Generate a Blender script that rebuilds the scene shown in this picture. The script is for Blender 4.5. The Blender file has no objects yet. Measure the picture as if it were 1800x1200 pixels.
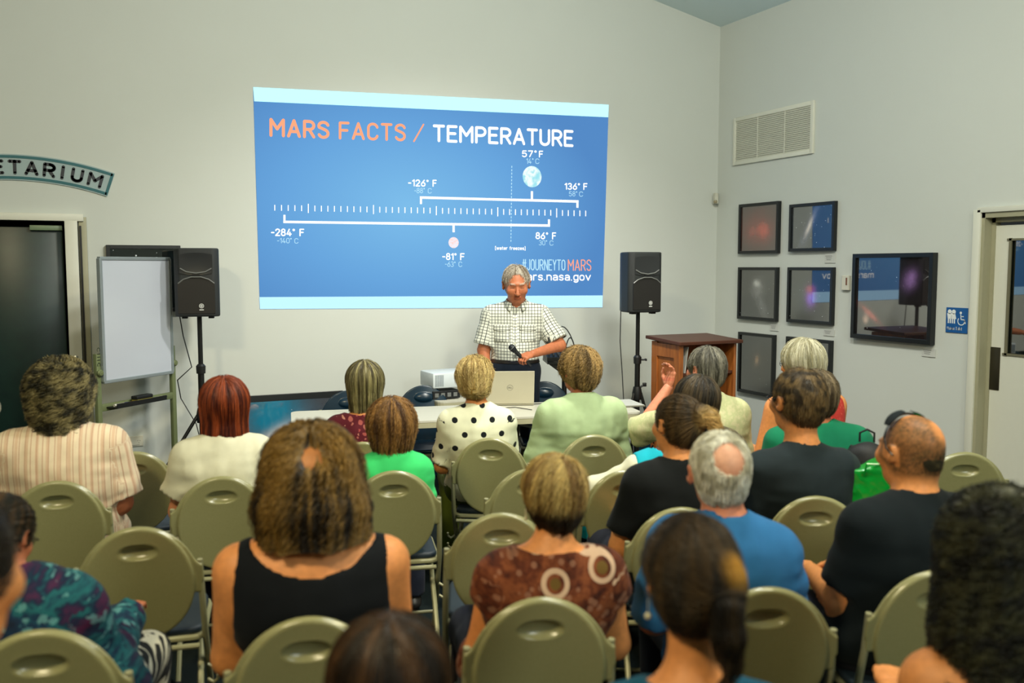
import bpy, bmesh, math, random
import numpy as np
from mathutils import Vector, Matrix, Euler
random.seed(7); np.random.seed(7)
R = math.radians
# ------------------------------------------------------------------ camera, world, lights, exposure
CAM_H = 1.72; YAW = 25.0; PITCH = 4.7; F_PX = 1600.0      # eye height, turn to the right, tilt down, focal length at 1800 px wide
WALL_Y = 7.0; WALL_X = 5.39; LEFT_X = -4.6; BACK_Y = -3.6
cam_d = bpy.data.cameras.new('camera'); cam = bpy.data.objects.new('camera', cam_d)
bpy.context.scene.collection.objects.link(cam); bpy.context.scene.camera = cam
cam.location = (0, 0, CAM_H); cam.rotation_euler = (R(90 - PITCH), 0, R(-YAW))
cam_d.sensor_width = 36; cam_d.lens = 36 * F_PX / 1800; cam_d.clip_start = .05
cam_d.dof.use_dof = True; cam_d.dof.focus_distance = 6.3; cam_d.dof.aperture_fstop = 2.0
sc = bpy.context.scene
sc.view_settings.view_transform = 'Standard'; sc.view_settings.look = 'None'
sc.view_settings.gamma = 1; sc.view_settings.use_curve_mapping = False
sc.view_settings.exposure = 0.26
world = bpy.data.worlds.new('world'); sc.world = world; world.use_nodes = True
world.node_tree.nodes['Background'].inputs[0].default_value = (.55, .62, .6, 1)
world.node_tree.nodes['Background'].inputs[1].default_value = .03
def area(name, loc, target, size, power, color):
    l = bpy.data.lights.new(name, 'AREA'); l.shape = 'RECTANGLE'; l.size, l.size_y = size; l.energy = power; l.color = color
    o = bpy.data.objects.new(name, l); sc.collection.objects.link(o); o.location = loc
    o.rotation_euler = (Vector(target) - Vector(loc)).to_track_quat('-Z', 'Y').to_euler(); return o
def spot(name, loc, target, power, color, size=120, blend=.7, radius=.12):
    l = bpy.data.lights.new(name, 'SPOT'); l.energy = power; l.color = color; l.spot_size = R(size); l.spot_blend = blend; l.shadow_soft_size = radius
    o = bpy.data.objects.new(name, l); sc.collection.objects.link(o); o.location = loc; o.rotation_euler = (Vector(target) - Vector(loc)).to_track_quat('-Z', 'Y').to_euler(); return o
# ceiling lamps of the room: warm ones over the seats, a neutral one over the table, plus an added fill at the back
area('ceiling_lamp_seats', (-1.4, 1.0, 3.9), (.5, 2.6, .6), (.5, .35), 84, (1, .85, .52))
area('ceiling_lamp_middle', (2.6, 1.4, 3.9), (1.9, 3.6, .6), (.5, .35), 56, (1, .92, .64))
spot('ceiling_lamp_table', (2.55, 4.45, 4.1), (2.55, 5.7, .4), 330, (1, .96, .86), 112, .9)
area('ceiling_lamp_front', (2.3, 2.6, 4.0), (2.6, 7.2, .4), (.5, .4), 72, (.97, 1, .95))
area('back_fill', (2.2, -2.4, 3.4), (4.0, 5.0, 1.0), (1.2, .8), 74, (.92, 1, .92))  # general fill light added behind the camera, not a fitting of the room
# ------------------------------------------------------------------ pixel rays (1800 x 1200) to points of the place
_p, _y = R(PITCH), R(YAW)
FWD = Vector((math.sin(_y) * math.cos(_p), math.cos(_y) * math.cos(_p), -math.sin(_p)))
RGT = Vector((math.cos(_y), -math.sin(_y), 0)); UP = RGT.cross(FWD)
def ray(px, py): return FWD * F_PX + RGT * (px - 900) + UP * (600 - py)
CP = Vector((0, 0, CAM_H))
def at_z(px, py, h): d = ray(px, py); return CP + d * ((h - CAM_H) / d.z)
def at_y(px, py, Y=WALL_Y): d = ray(px, py); return CP + d * (Y / d.y)
def at_x(px, py, X=WALL_X): d = ray(px, py); return CP + d * (X / d.x)
def at_g(px, py, g):                         # at forward (axis) depth g
    d = ray(px, py); return CP + d * (g / F_PX)
# ------------------------------------------------------------------ object helpers
def link(o, parent=None):
    sc.collection.objects.link(o)
    if parent is not None: o.parent = parent
    return o
def tag(o, label=None, cat=None, group=None, kind=None):
    if label: o['label'] = label
    if cat: o['category'] = cat
    if group: o['group'] = group
    if kind: o['kind'] = kind
    return o
def thing(name, label, cat, loc=(0, 0, 0), rz=0, group=None):
    o = bpy.data.objects.new(name, None); o.empty_display_size = .1; link(o)
    o.location = loc; o.rotation_euler = (0, 0, rz); return tag(o, label, cat, group)
def copy_tree(o, parent=None):
    c = o.copy(); sc.collection.objects.link(c)
    if parent is not None: c.parent = parent
    for ch in list(o.children): copy_tree(ch, c)
    return c
class MB:
    """collects simple solids, then links them as ONE mesh object"""
    def __init__(s): s.bm = bmesh.new()
    def _xf(s, vs, M): bmesh.ops.transform(s.bm, matrix=M, verts=vs)
    def box(s, c, d, rot=None, bev=0):
        r = bmesh.ops.create_cube(s.bm, size=1); vs = r['verts']
        bmesh.ops.scale(s.bm, vec=d, verts=vs)
        if bev:
            es = list({e for v in vs for e in v.link_edges})
            q = bmesh.ops.bevel(s.bm, geom=es, offset=bev, segments=2, profile=.5, affect='EDGES')
            vs = list({v for f in q['faces'] for v in f.verts} | {v for v in vs if v.is_valid})
        M = Matrix.Translation(c)
        if rot is not None: M = M @ (rot.to_4x4() if isinstance(rot, Matrix) else Euler(rot).to_matrix().to_4x4())
        s._xf(vs, M); return s
    def tube(s, pts, r, n=8, closed=False, cap=True):
        pts = [Vector(p) for p in pts]; rs = r if isinstance(r, (list, tuple)) else [r] * len(pts)
        rings = []; up = Vector((0, 0, 1)); N = len(pts)
        for i, p in enumerate(pts):
            a = pts[(i - 1) % N] if (closed or i > 0) else p; b = pts[(i + 1) % N] if (closed or i < N - 1) else p
            t = (b - a).normalized()
            if i == 0:
                u = t.orthogonal().normalized()
            else: u = (u - t * u.dot(t)).normalized()
            w = t.cross(u)
            rings.append([s.bm.verts.new(p + (u * math.cos(2 * math.pi * k / n) + w * math.sin(2 * math.pi * k / n)) * rs[i]) for k in range(n)])
        for i in range(N if closed else N - 1):
            A, B = rings[i], rings[(i + 1) % N]
            for k in range(n): s.bm.faces.new((A[k], A[(k + 1) % n], B[(k + 1) % n], B[k]))
        if cap and not closed: s.bm.faces.new(rings[0][::-1]); s.bm.faces.new(rings[-1])
        return s
    def lathe(s, prof, n=24, M=None):
        rings = []; allv = []
        for r, z in prof:
            ring = [s.bm.verts.new((r * math.cos(2 * math.pi * k / n), r * math.sin(2 * math.pi * k / n), z)) for k in range(n)]
            rings.append(ring); allv += ring
        for A, B in zip(rings, rings[1:]):
            for k in range(n): s.bm.faces.new((A[k], A[(k + 1) % n], B[(k + 1) % n], B[k]))
        s.bm.faces.new(rings[0][::-1]); s.bm.faces.new(rings[-1])
        if M is not None: s._xf(allv, M)
        return s
    def ball(s, c, r, n=16, rot=None):
        q = bmesh.ops.create_uvsphere(s.bm, u_segments=n, v_segments=max(6, n // 2), radius=1)
        rr = r if isinstance(r, (tuple, list, Vector)) else (r, r, r)
        M = Matrix.Translation(c) @ (Euler(rot).to_matrix().to_4x4() if rot else Matrix()) @ Matrix.Diagonal((*rr, 1))
        s._xf(q['verts'], M); return s
    def prism(s, pts, axis, lo, hi):
        """pts 2D outline (ccw), extruded along axis 'x','y','z' from lo to hi"""
        def P(a, b, c): return {'x': (c, a, b), 'y': (a, c, b), 'z': (a, b, c)}[axis]
        A = [s.bm.verts.new(P(a, b, lo)) for a, b in pts]; B = [s.bm.verts.new(P(a, b, hi)) for a, b in pts]
        n = len(pts)
        for i in range(n): s.bm.faces.new((A[i], A[(i + 1) % n], B[(i + 1) % n], B[i]))
        s.bm.faces.new(A[::-1]); s.bm.faces.new(B); return s
    def quad(s, pts): s.bm.faces.new([s.bm.verts.new(p) for p in pts]); return s
    def mesh(s, name, mat, smooth=None):
        bmesh.ops.recalc_face_normals(s.bm, faces=s.bm.faces)
        me = bpy.data.meshes.new(name); s.bm.to_mesh(me); s.bm.free()
        if mat is not None: me.materials.append(mat)
        if smooth is not None:
            me.shade_smooth()
            try: me.set_sharp_from_angle(angle=R(smooth))
            except Exception: pass
        return me
    def build(s, name, mat, parent=None, smooth=40):
        return link(bpy.data.objects.new(name, s.mesh(name, mat, smooth)), parent)
def numpy_mesh(name, V, Fq, mat, smooth=True, col=None, uv=None):
    me = bpy.data.meshes.new(name); V = np.asarray(V, np.float32); Fq = np.asarray(Fq, np.int32)
    k = Fq.shape[1]
    me.vertices.add(len(V)); me.vertices.foreach_set('co', V.ravel())
    me.loops.add(len(Fq) * k); me.loops.foreach_set('vertex_index', Fq.ravel())
    me.polygons.add(len(Fq)); me.polygons.foreach_set('loop_start', np.arange(0, len(Fq) * k, k, dtype=np.int32))
    me.update(calc_edges=True)
    if smooth: me.polygons.foreach_set('use_smooth', np.ones(len(Fq), bool))
    if col is not None:
        a = me.color_attributes.new('Col', 'FLOAT_COLOR', 'POINT')
        c = np.ones((len(V), 4), np.float32); c[:, :3] = col; a.data.foreach_set('color', c.ravel())
    if uv is not None:
        a = me.attributes.new('cloth', 'FLOAT2', 'POINT'); a.data.foreach_set('vector', np.asarray(uv, np.float32).ravel())
    if mat is not None: me.materials.append(mat)
    me.validate(); return me
# ------------------------------------------------------------------ materials
def lin(c):
    if isinstance(c, str): c = tuple(int(c[i:i + 2], 16) for i in (0, 2, 4))
    o = []
    for v in c[:3]:
        v = v / 255; o.append(v / 12.92 if v <= .04045 else ((v + .055) / 1.055) ** 2.4)
    return tuple(o) + (1,)
class NT:
    def __init__(s, name):
        s.m = bpy.data.materials.new(name); s.m.use_nodes = True; s.t = s.m.node_tree; s.n = s.t.nodes; s.l = s.t.links
        s.b = s.n['Principled BSDF']
    def add(s, typ, **kw):
        n = s.n.new(typ)
        for k, v in kw.items():
            if k.startswith('in_'):
                k = k[3:]; k = int(k) if k.isdigit() else k.replace('_', ' ')
                if isinstance(v, bpy.types.NodeSocket): s.l.new(v, n.inputs[k])
                else: n.inputs[k].default_value = v
            else: setattr(n, k, v)
        return n
    def math(s, op, a, b=0.0, c=None):
        n = s.n.new('ShaderNodeMath'); n.operation = op
        for i, v in enumerate((a, b, c)):
            if v is None: continue
            if isinstance(v, bpy.types.NodeSocket): s.l.new(v, n.inputs[i])
            else: n.inputs[i].default_value = v
        return n.outputs[0]
    def mix(s, f, a, b):
        n = s.n.new('ShaderNodeMix'); n.data_type = 'RGBA'
        for i, v in ((0, f), (6, a), (7, b)):
            if isinstance(v, bpy.types.NodeSocket): s.l.new(v, n.inputs[i])
            else: n.inputs[i].default_value = v
        return n.outputs[2]
    def ramp(s, f, stops):
        n = s.n.new('ShaderNodeValToRGB'); e = n.color_ramp.elements
        while len(e) < len(stops): e.new(.5)
        for q, (p, c) in zip(e, stops): q.position = p; q.color = c
        s.l.new(f, n.inputs[0]); return n.outputs[0]
    def noise(s, scale, detail=3, vec=None, rough=.5, out=0):
        n = s.add('ShaderNodeTexNoise', in_Scale=scale, in_Detail=detail, in_Roughness=rough)
        s.l.new(vec if vec is not None else s.obj(), n.inputs['Vector']); return n.outputs[out]
    def obj(s):
        if not hasattr(s, '_o'): s._o = s.n.new('ShaderNodeTexCoord').outputs['Object']
        return s._o
    def base(s, c):
        if isinstance(c, bpy.types.NodeSocket): s.l.new(c, s.b.inputs['Base Color'])
        else: s.b.inputs['Base Color'].default_value = c
    def bump(s, h, strength=.3, dist=.01):
        n = s.add('ShaderNodeBump', in_Strength=strength, in_Distance=dist, in_Height=h); s.l.new(n.outputs[0], s.b.inputs['Normal'])
    def set(s, **k):
        for a, v in k.items(): s.b.inputs[a.replace('_', ' ')].default_value = v
        return s
def mat(name, c, rough=.6, metal=0, spec=.5, vary=.06, scale=30, bump=0, bscale=200, coat=0, sheen=0):
    t = NT(name); c = lin(c)
    d = tuple(x * (1 - vary) for x in c[:3]) + (1,); u = tuple(min(1, x * (1 + vary)) for x in c[:3]) + (1,)
    t.base(t.mix(t.noise(scale, 4), d, u)); t.set(Roughness=rough, Metallic=metal, Specular_IOR_Level=spec, Coat_Weight=coat, Sheen_Weight=sheen)
    if bump: t.bump(t.noise(bscale, 3), bump, .004)
    return t.m
def emit(name, c, s=1.0):
    t = NT(name); t.base((0, 0, 0, 1)); t.set(Roughness=.9, Specular_IOR_Level=0, Emission_Color=lin(c), Emission_Strength=s); return t.m
# ------------------------------------------------------------------ text as mesh
def text_verts(txt, bold=0.0, spacing=1.0):
    cu = bpy.data.curves.new('t', 'FONT'); cu.body = txt; cu.offset = bold; cu.space_character = spacing; cu.resolution_u = 4
    o = bpy.data.objects.new('t', cu); sc.collection.objects.link(o)
    dg = bpy.context.evaluated_depsgraph_get(); me = bpy.data.meshes.new_from_object(o.evaluated_get(dg))
    V = [v.co.copy() for v in me.vertices]; Fs = [list(p.vertices) for p in me.polygons]
    bpy.data.objects.remove(o); bpy.data.curves.remove(cu); bpy.data.meshes.remove(me)
    return V, Fs
def text_fit(name, txt, corners, m, parent, bold=.0, spacing=1.0, lift=None):
    """text stretched onto the quad corners TL, TR, BR, BL (world points), glyph box to quad"""
    V, Fs = text_verts(txt, bold, spacing)
    x0 = min(v.x for v in V); x1 = max(v.x for v in V); y0 = min(v.y for v in V); y1 = max(v.y for v in V)
    TL, TR, BR, BL = [Vector(c) for c in corners]
    out = []
    for v in V:
        u = (v.x - x0) / (x1 - x0); w = (y1 - v.y) / (y1 - y0)
        p = TL * (1 - u) * (1 - w) + TR * u * (1 - w) + BR * u * w + BL * (1 - u) * w
        out.append(p + (lift if lift is not None else Vector()))
    me = bpy.data.meshes.new(name); me.from_pydata(out, [], Fs); me.materials.append(m)
    return link(bpy.data.objects.new(name, me), parent)

# stroke lettering (rounded grotesque): strokes on a 0..w by 0..1 box, lower case x-height .7, descender -.28
def _arc(cx, cy, rx, ry, a0, a1, n=8): return [(cx + rx * math.cos(R(a0 + (a1 - a0) * i / n)), cy + ry * math.sin(R(a0 + (a1 - a0) * i / n))) for i in range(n + 1)]
def _glyphs():
    G = {}; W = .56
    O = lambda w, h, y=0, r=None: (lambda r: [(w - r, y)] + _arc(w - r, y + r, r, r, -90, 0, 4) + _arc(w - r, y + h - r, r, r, 0, 90, 4) + _arc(r, y + h - r, r, r, 90, 180, 4) + _arc(r, y + r, r, r, 180, 270, 4) + [(w - r, y)])(r or w / 2)
    G['M'] = (.72, [[(0, 0), (0, 1), (.36, .42), (.72, 1), (.72, 0)]]); G['A'] = (.64, [[(0, 0), (.32, 1), (.64, 0)], [(.11, .3), (.53, .3)]])
    G['R'] = (W, [[(0, 0), (0, 1), (W - .24, 1)] + _arc(W - .26, .74, .26, .26, 90, -90) + [(0, .48)], [(.28, .48), (W, 0)]])
    G['P'] = (W, [[(0, 0), (0, 1), (W - .24, 1)] + _arc(W - .26, .73, .26, .27, 90, -90) + [(0, .46)]])
    G['S'] = (W, [_arc(.28, .75, .28, .25, 15, 200, 9) + _arc(.28, .26, .28, .26, 60, -160, 9)])
    G['F'] = (.5, [[(0, 0), (0, 1), (.5, 1)], [(0, .52), (.43, .52)]]); G['E'] = (.5, [[(.5, 0), (0, 0), (0, 1), (.5, 1)], [(0, .52), (.43, .52)]])
    G['C'] = (.56, [_arc(.28, .74, .28, .26, 10, 180) + _arc(.28, .26, .28, .26, 180, 350)]); G['T'] = (.58, [[(0, 1), (.58, 1)], [(.29, 1), (.29, 0)]])
    G['/'] = (.6, [[(0, -.03), (.6, 1.03)]]); G['U'] = (W, [[(0, 1)] + _arc(.28, .28, .28, .28, 180, 360) + [(W, 1)]]); G['J'] = (.42, [[(.42, 1)] + _arc(.2, .22, .22, .22, 0, -170)])
    G['O'] = (W, [O(W, 1)]); G['N'] = (W, [[(0, 0), (0, 1), (W, 0), (W, 1)]]); G['Y'] = (W, [[(0, 1), (.28, .48), (W, 1)], [(.28, .48), (.28, 0)]]); G['I'] = (0, [[(0, 0), (0, 1)]])
    G['L'] = (.46, [[(0, 1), (0, 0), (.46, 0)]]); G['D'] = (W, [[(0, 0), (0, 1), (.26, 1)] + _arc(.26, .7, .3, .3, 90, 0, 4) + _arc(.26, .3, .3, .3, 0, -90, 4) + [(0, 0)]])
    G['#'] = (.62, [[(.1, 0), (.2, 1)], [(.42, 0), (.52, 1)], [(0, .32), (.58, .32)], [(.04, .68), (.62, .68)]])
    G['0'] = (.5, [O(.5, 1)]); G['1'] = (.22, [[(0, .8), (.22, 1), (.22, 0)]]); G['2'] = (.5, [_arc(.25, .73, .25, .27, 170, -20) + [(0, 0), (.5, 0)]])
    G['3'] = (.5, [_arc(.24, .75, .24, .25, 150, -90), _arc(.24, .25, .26, .26, 90, -150)]); G['4'] = (.54, [[(.3, 1), (0, .24), (.54, .24)], [(.38, .52), (.38, 0)]])
    G['5'] = (.5, [[(.46, 1), (.06, 1), (.02, .54)] + _arc(.24, .32, .26, .32, 110, -150)]); G['6'] = (.5, [[(.4, 1), (.06, .46)] , O(.5, .58)])
    G['7'] = (.5, [[(0, 1), (.5, 1), (.14, 0)]]); G['8'] = (.5, [O(.5, .54), O(.42, .46, .54)][:1] + [[(x + .04, y) for x, y in O(.42, .46, .54)]])
    G['-'] = (.3, [[(0, .45), (.3, .45)]]); G['°'] = (.2, [_arc(.1, .9, .09, .1, 0, 360)]); G['['] = (.16, [[(.16, 1.08), (0, 1.08), (0, -.15), (.16, -.15)]]); G[']'] = (.16, [[(0, 1.08), (.16, 1.08), (.16, -.15), (0, -.15)]])
    x = .68; w = .46
    G['a'] = (w, [_arc(.22, x - .18, .22, .18, 150, 20, 6) + [(w, .48), (w, 0)], [(w, .36), (.16, .36)] + _arc(.16, .18, .16, .18, 90, 270, 6) + [(.3, 0), (w, .14)]]); G['o'] = (w, [O(w, x)]); G['g'] = (w, [O(w, x), [(w, x)] + _arc(w / 2, -.08, w / 2, .2, 0, -150)]); G['n'] = (w, [[(0, 0), (0, x)], [(0, .42)] + _arc(w / 2, x - .23, w / 2, .23, 180, 0) + [(w, 0)]])
    G['m'] = (.78, [[(0, 0), (0, x)], [(0, .4)] + _arc(.195, x - .2, .195, .2, 180, 0) + [(.39, 0)], [(.39, .4)] + _arc(.585, x - .2, .195, .2, 180, 0) + [(.78, 0)]])
    G['r'] = (.3, [[(0, 0), (0, x)], [(0, .4)] + _arc(.22, x - .24, .22, .24, 180, 70, 5)]); G['s'] = (.42, [_arc(.21, x - .17, .2, .17, 20, 210, 8) + _arc(.21, .17, .21, .17, 50, -160, 8)])
    G['v'] = (.5, [[(0, x), (.25, 0), (.5, x)]]); G['.'] = (.02, [[(0, .0), (.02, .0)]]); G['w'] = (.66, [[(0, x), (.17, 0), (.33, x), (.49, 0), (.66, x)]]); G['t'] = (.3, [[(.12, 1), (.12, .12), (.3, 0)], [(0, x), (.3, x)]])
    G['e'] = (w, [[(0, x / 2), (w, x / 2)] + _arc(w / 2, x - .23, w / 2, .23, 0, 180) + _arc(w / 2, .23, w / 2, .23, 180, 320)]); G['f'] = (.32, [[(.12, 0), (.12, .84)] + _arc(.26, .84, .14, .16, 180, 90, 4), [(0, x), (.3, x)]])
    G['z'] = (.42, [[(0, x), (.42, x), (0, 0), (.42, 0)]]); G['i'] = (0, [[(0, 0), (0, x)], [(0, .9), (0, .94)]]); G['l'] = (0, [[(0, 0), (0, 1)]]); G['x'] = (.44, [[(0, x), (.44, 0)], [(0, 0), (.44, x)]]); G[' '] = (.22, [])
    return G
GL = _glyphs()
def stroke_text(name, txt, corners, m, parent, wgt=.15, gap=.2):
    """lettering whose cap box fills the quad TL, TR, BR, BL"""
    lines = []; x = 0
    for ch in txt:
        w, st = GL[ch]
        for s in st: lines.append([(x + a, b) for a, b in s])
        x += w + gap + (.04 if w < .05 else 0)
    tot = x - gap; TL, TR, BR, BL = [Vector(c) for c in corners]
    hx = (TR - TL).length / tot; hy = (BL - TL).length          # metres per unit along and up
    def mp(a, b): u = a / tot; return (TL * (1 - u) + TR * u) * b + (BL * (1 - u) + BR * u) * (1 - b)
    bm = bmesh.new(); r = wgt / 2 * hy; ex, ey = r / hx, r / hy
    for s in lines:
        n = len(s)
        for i in range(n - 1):
            (x0, y0), (x1, y1) = s[i], s[i + 1]; dx, dy = (x1 - x0) * hx, (y1 - y0) * hy; L = math.hypot(dx, dy)
            if L < 1e-7: continue
            nx, ny = -dy / L * ex, dx / L * ey
            bm.faces.new([bm.verts.new(mp(*q)) for q in ((x0 + nx, y0 + ny), (x1 + nx, y1 + ny), (x1 - nx, y1 - ny), (x0 - nx, y0 - ny))])
        for (x0, y0) in s: bm.faces.new([bm.verts.new(mp(x0 + ex * math.cos(k * .7854), y0 + ey * math.sin(k * .7854))) for k in range(8)])
    me = bpy.data.meshes.new(name); bm.to_mesh(me); bm.free(); me.materials.append(m)
    return link(bpy.data.objects.new(name, me), parent)
# ================================================================== THE ROOM
M = {}
M['wall'] = mat('wall_paint', (202, 206, 200), .85, vary=.02, scale=2, bump=.12, bscale=260, spec=.25)
M['ceil'] = mat('ceiling_paint', (214, 230, 234), .9, vary=.02, scale=3, spec=.2)
M['white'] = mat('white_paint', (214, 214, 200), .5, vary=.02)
M['trimgrey'] = mat('putty_door_frame_paint', (158, 155, 128), .5, vary=.03)
M['black'] = mat('black_plastic', (16, 18, 19), .45, vary=.1)
M['blackframe'] = mat('black_frame_wood', (13, 17, 19), .35, vary=.1)
M['darkmetal'] = mat('black_powder_coat', (20, 22, 22), .4, metal=.3)
M['carpet'] = mat('dark_carpet', (26, 34, 34), .95, vary=.45, scale=90, bump=.6, bscale=500, spec=.1)
M['bluecarpet'] = mat('blue_kick_panel', (22, 78, 110), .8, vary=.15, scale=60)
M['chrome'] = mat('chrome', (200, 200, 195), .2, metal=1)
M['rubber'] = mat('rubber', (10, 10, 10), .8)
M['socket'] = mat('socket_plastic', (205, 203, 188), .4, vary=.02)
M['darkroom'] = mat('dark_interior', (18, 22, 30), .9, vary=.3, scale=5)
def struct(name, mb, m, parent=None, smooth=None):
    o = mb.build(name, m, parent, smooth)
    if parent is None: o['kind'] = 'structure'
    return o
def zc(x): return 3.925 + .21 * (WALL_X - x)             # raked ceiling height
T = .14
struct('floor', MB().box(((LEFT_X + WALL_X) / 2, (WALL_Y + 1.8 + BACK_Y) / 2, -.05), (WALL_X - LEFT_X + .6, WALL_Y + 1.8 - BACK_Y + .3, .1)), M['carpet'])
# front wall with the opening of the left door
DL0, DL1, DLH = -1.12, -.125, 2.035
b = MB()
b.prism([(DL1, 0), (WALL_X + T, 0), (WALL_X + T, zc(WALL_X + T)), (DL1, zc(DL1))], 'y', WALL_Y, WALL_Y + T)
b.prism([(LEFT_X - T, 0), (DL0, 0), (DL0, zc(DL0)), (LEFT_X - T, zc(LEFT_X - T))], 'y', WALL_Y, WALL_Y + T)
b.prism([(DL0, DLH), (DL1, DLH), (DL1, zc(DL1)), (DL0, zc(DL0))], 'y', WALL_Y, WALL_Y + T)
struct('wall_front', b, M['wall'])
# right wall with the opening of the toilet door
DR0, DR1, DRH = 3.16, 4.20, 2.08
b = MB()
zr = zc(WALL_X)
b.box((WALL_X + T / 2, (DR1 + WALL_Y) / 2, zr / 2), (T, WALL_Y - DR1, zr)); b.box((WALL_X + T / 2, (BACK_Y + DR0) / 2, zr / 2), (T, DR0 - BACK_Y, zr))
b.box((WALL_X + T / 2, (DR0 + DR1) / 2, (zr + DRH) / 2), (T, DR1 - DR0, zr - DRH))
struct('wall_right', b, M['wall'])
struct('wall_left', MB().box((LEFT_X - T / 2, (WALL_Y + BACK_Y) / 2, zc(LEFT_X) / 2), (T, WALL_Y - BACK_Y, zc(LEFT_X))), M['wall'])
struct('wall_back', MB().prism([(LEFT_X - T, 0), (WALL_X + T, 0), (WALL_X + T, zc(WALL_X + T)), (LEFT_X - T, zc(LEFT_X - T))], 'y', BACK_Y - T, BACK_Y), M['wall'])
struct('ceiling', MB().prism([(LEFT_X - .3, zc(LEFT_X - .3)), (WALL_X + .3, zc(WALL_X + .3)), (WALL_X + .3, zc(WALL_X + .3) + .1), (LEFT_X - .3, zc(LEFT_X - .3) + .1)], 'y', BACK_Y - .2, WALL_Y + .2), M['ceil'])
# dark room behind the left door
b = MB(); y0, y1 = WALL_Y + T, WALL_Y + 1.7
for c, d in (((-.6, y1, 1.2), (2.6, .05, 2.5)), ((-1.9, (y0 + y1) / 2, 1.2), (.05, y1 - y0, 2.5)), ((.7, (y0 + y1) / 2, 1.2), (.05, y1 - y0, 2.5)), ((-.6, (y0 + y1) / 2, 2.45), (2.6, y1 - y0, .05))): b.box(c, d)
struct('wall_passage', b, M['darkroom'])
# left door
t = NT('dark_door_green'); t.base(t.mix(t.noise(14, 4), lin((14, 34, 34)), lin((24, 52, 44)))); t.set(Roughness=.35); M['darkdoor'] = t.m
d1 = thing('door_1', None, None, (0, 0, 0)); d1['kind'] = 'structure'
MB().box((-.41, WALL_Y + .09, 1.0), (.54, .045, 1.98), bev=.004).build('door_leaf', M['darkdoor'], d1)
MB().box((-.90, WALL_Y + .09, 1.0), (.42, .045, 1.98), bev=.004).build('door_leaf', mat('near_black_door', (20, 20, 30), .4), d1)
b = MB()
b.box((DL1 + .04, WALL_Y - .02, DLH / 2), (.08, .045, DLH), bev=.004)
b.box(((DL0 + DL1) / 2 + .0, WALL_Y - .02, DLH + .02), (DL1 - DL0 + .24, .045, .05), bev=.004); b.box((DL0 - .04, WALL_Y - .02, DLH / 2), (.08, .045, DLH), bev=.004)
b.build('door_frame', M['white'], d1)
MB().box((-.012, WALL_Y - .012, 1.03), (.05, .024, 2.06), bev=.003).build('door_jamb', M['trimgrey'], d1)
MB().box((-.028, WALL_Y - .028, 1.0), (.014, .012, 2.0)).build('door_seal', M['black'], d1)
MB().box((-.24, WALL_Y + .05, 1.985), (.2, .04, .035), bev=.004).build('door_closer', mat('closer_green_grey', (120, 140, 110), .4), d1)
b = MB().box((-.085, WALL_Y - .046, 1.02), (.026, .01, .17), bev=.002); b.build('lock_plate', M['chrome'], d1)
MB().box((-.085, WALL_Y - .052, 1.0), (.012, .004, .03)).build('lock_bolt', M['black'], d1)
# right door (toilet): frame, leaf, glass, push plate
d2 = thing('door_2', None, None, (0, 0, 0)); d2['kind'] = 'structure'
b = MB()
b.box((WALL_X - .012, DR1 + .012, DRH / 2), (.028, .055, DRH + .03), bev=.003); b.box((WALL_X - .012, DR0 - .012, DRH / 2), (.028, .055, DRH + .03), bev=.003)
b.box((WALL_X - .012, (DR0 + DR1) / 2, DRH + .012), (.028, DR1 - DR0 + .02, .035), bev=.003)
b.build('door_architrave', M['white'], d2)
b = MB()
for yy, s in ((DR1 - .02, -1), (DR0 + .02, 1)):
    b.box((WALL_X + .05, yy, DRH / 2), (.12, .04, DRH)); b.box((WALL_X + .085, yy + s * .03, DRH / 2), (.05, .03, DRH - .03))
b.box((WALL_X + .05, (DR0 + DR1) / 2, DRH - .02), (.12, DR1 - DR0, .04)); b.box((WALL_X + .085, (DR0 + DR1) / 2, DRH - .055), (.05, DR1 - DR0, .03))
b.build('door_frame', M['trimgrey'], d2)
gy1, gy0, gz0, gz1 = at_x(1772, 500, WALL_X + .07).y, 3.32, at_x(1775, 623, WALL_X + .07).z, at_x(1775, 421, WALL_X + .07).z
b = MB(); ly0, ly1 = DR0 + .045, DR1 - .045; X = WALL_X + .09; cy = (ly0 + ly1) / 2
b.box((X, (gy1 + ly1) / 2, 1.0), (.04, ly1 - gy1, 1.98)); b.box((X, (gy0 + ly0) / 2, 1.0), (.04, gy0 - ly0, 1.98))
b.box((X, (gy0 + gy1) / 2, (gz1 + 1.99) / 2), (.04, gy1 - gy0, 1.99 - gz1)); b.box((X, (gy0 + gy1) / 2, (gz0 + .01) / 2), (.04, gy1 - gy0, gz0 - .01))
b.build('door_leaf', M['white'], d2)
t = NT('dark_door_glass'); t.base(lin((10, 16, 14))); t.set(Roughness=.02, IOR=2.4); M['dglass'] = t.m
MB().box((X, (gy0 + gy1) / 2, (gz0 + gz1) / 2), (.012, gy1 - gy0, gz1 - gz0)).build('door_glass', M['dglass'], d2)
b = MB()
for yy in (gy1 - .008, gy0 + .008): b.box((X - .024, yy, (gz0 + gz1) / 2), (.01, .018, gz1 - gz0 + .02))
for zz in (gz0, gz1): b.box((X - .024, (gy0 + gy1) / 2, zz), (.01, gy1 - gy0 + .03, .014))
b.build('glass_bead', mat('glazing_bead_grey', (110, 106, 84), .5), d2)
q0, q1 = at_x(1740, 609, WALL_X + .07), at_x(1756, 686, WALL_X + .07)
MB().box((X - .023, (q0.y + q1.y) / 2, (q0.z + q1.z) / 2), (.006, q0.y - q1.y, q0.z - q1.z), bev=.002).build('push_plate', mat('bronze_push_plate', (70, 66, 52), .35, metal=.7), d2)
MB().box((X - .023, cy, .16), (.006, ly1 - ly0 - .02, .26)).build('kick_plate', M['bluecarpet'], d2)
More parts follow.
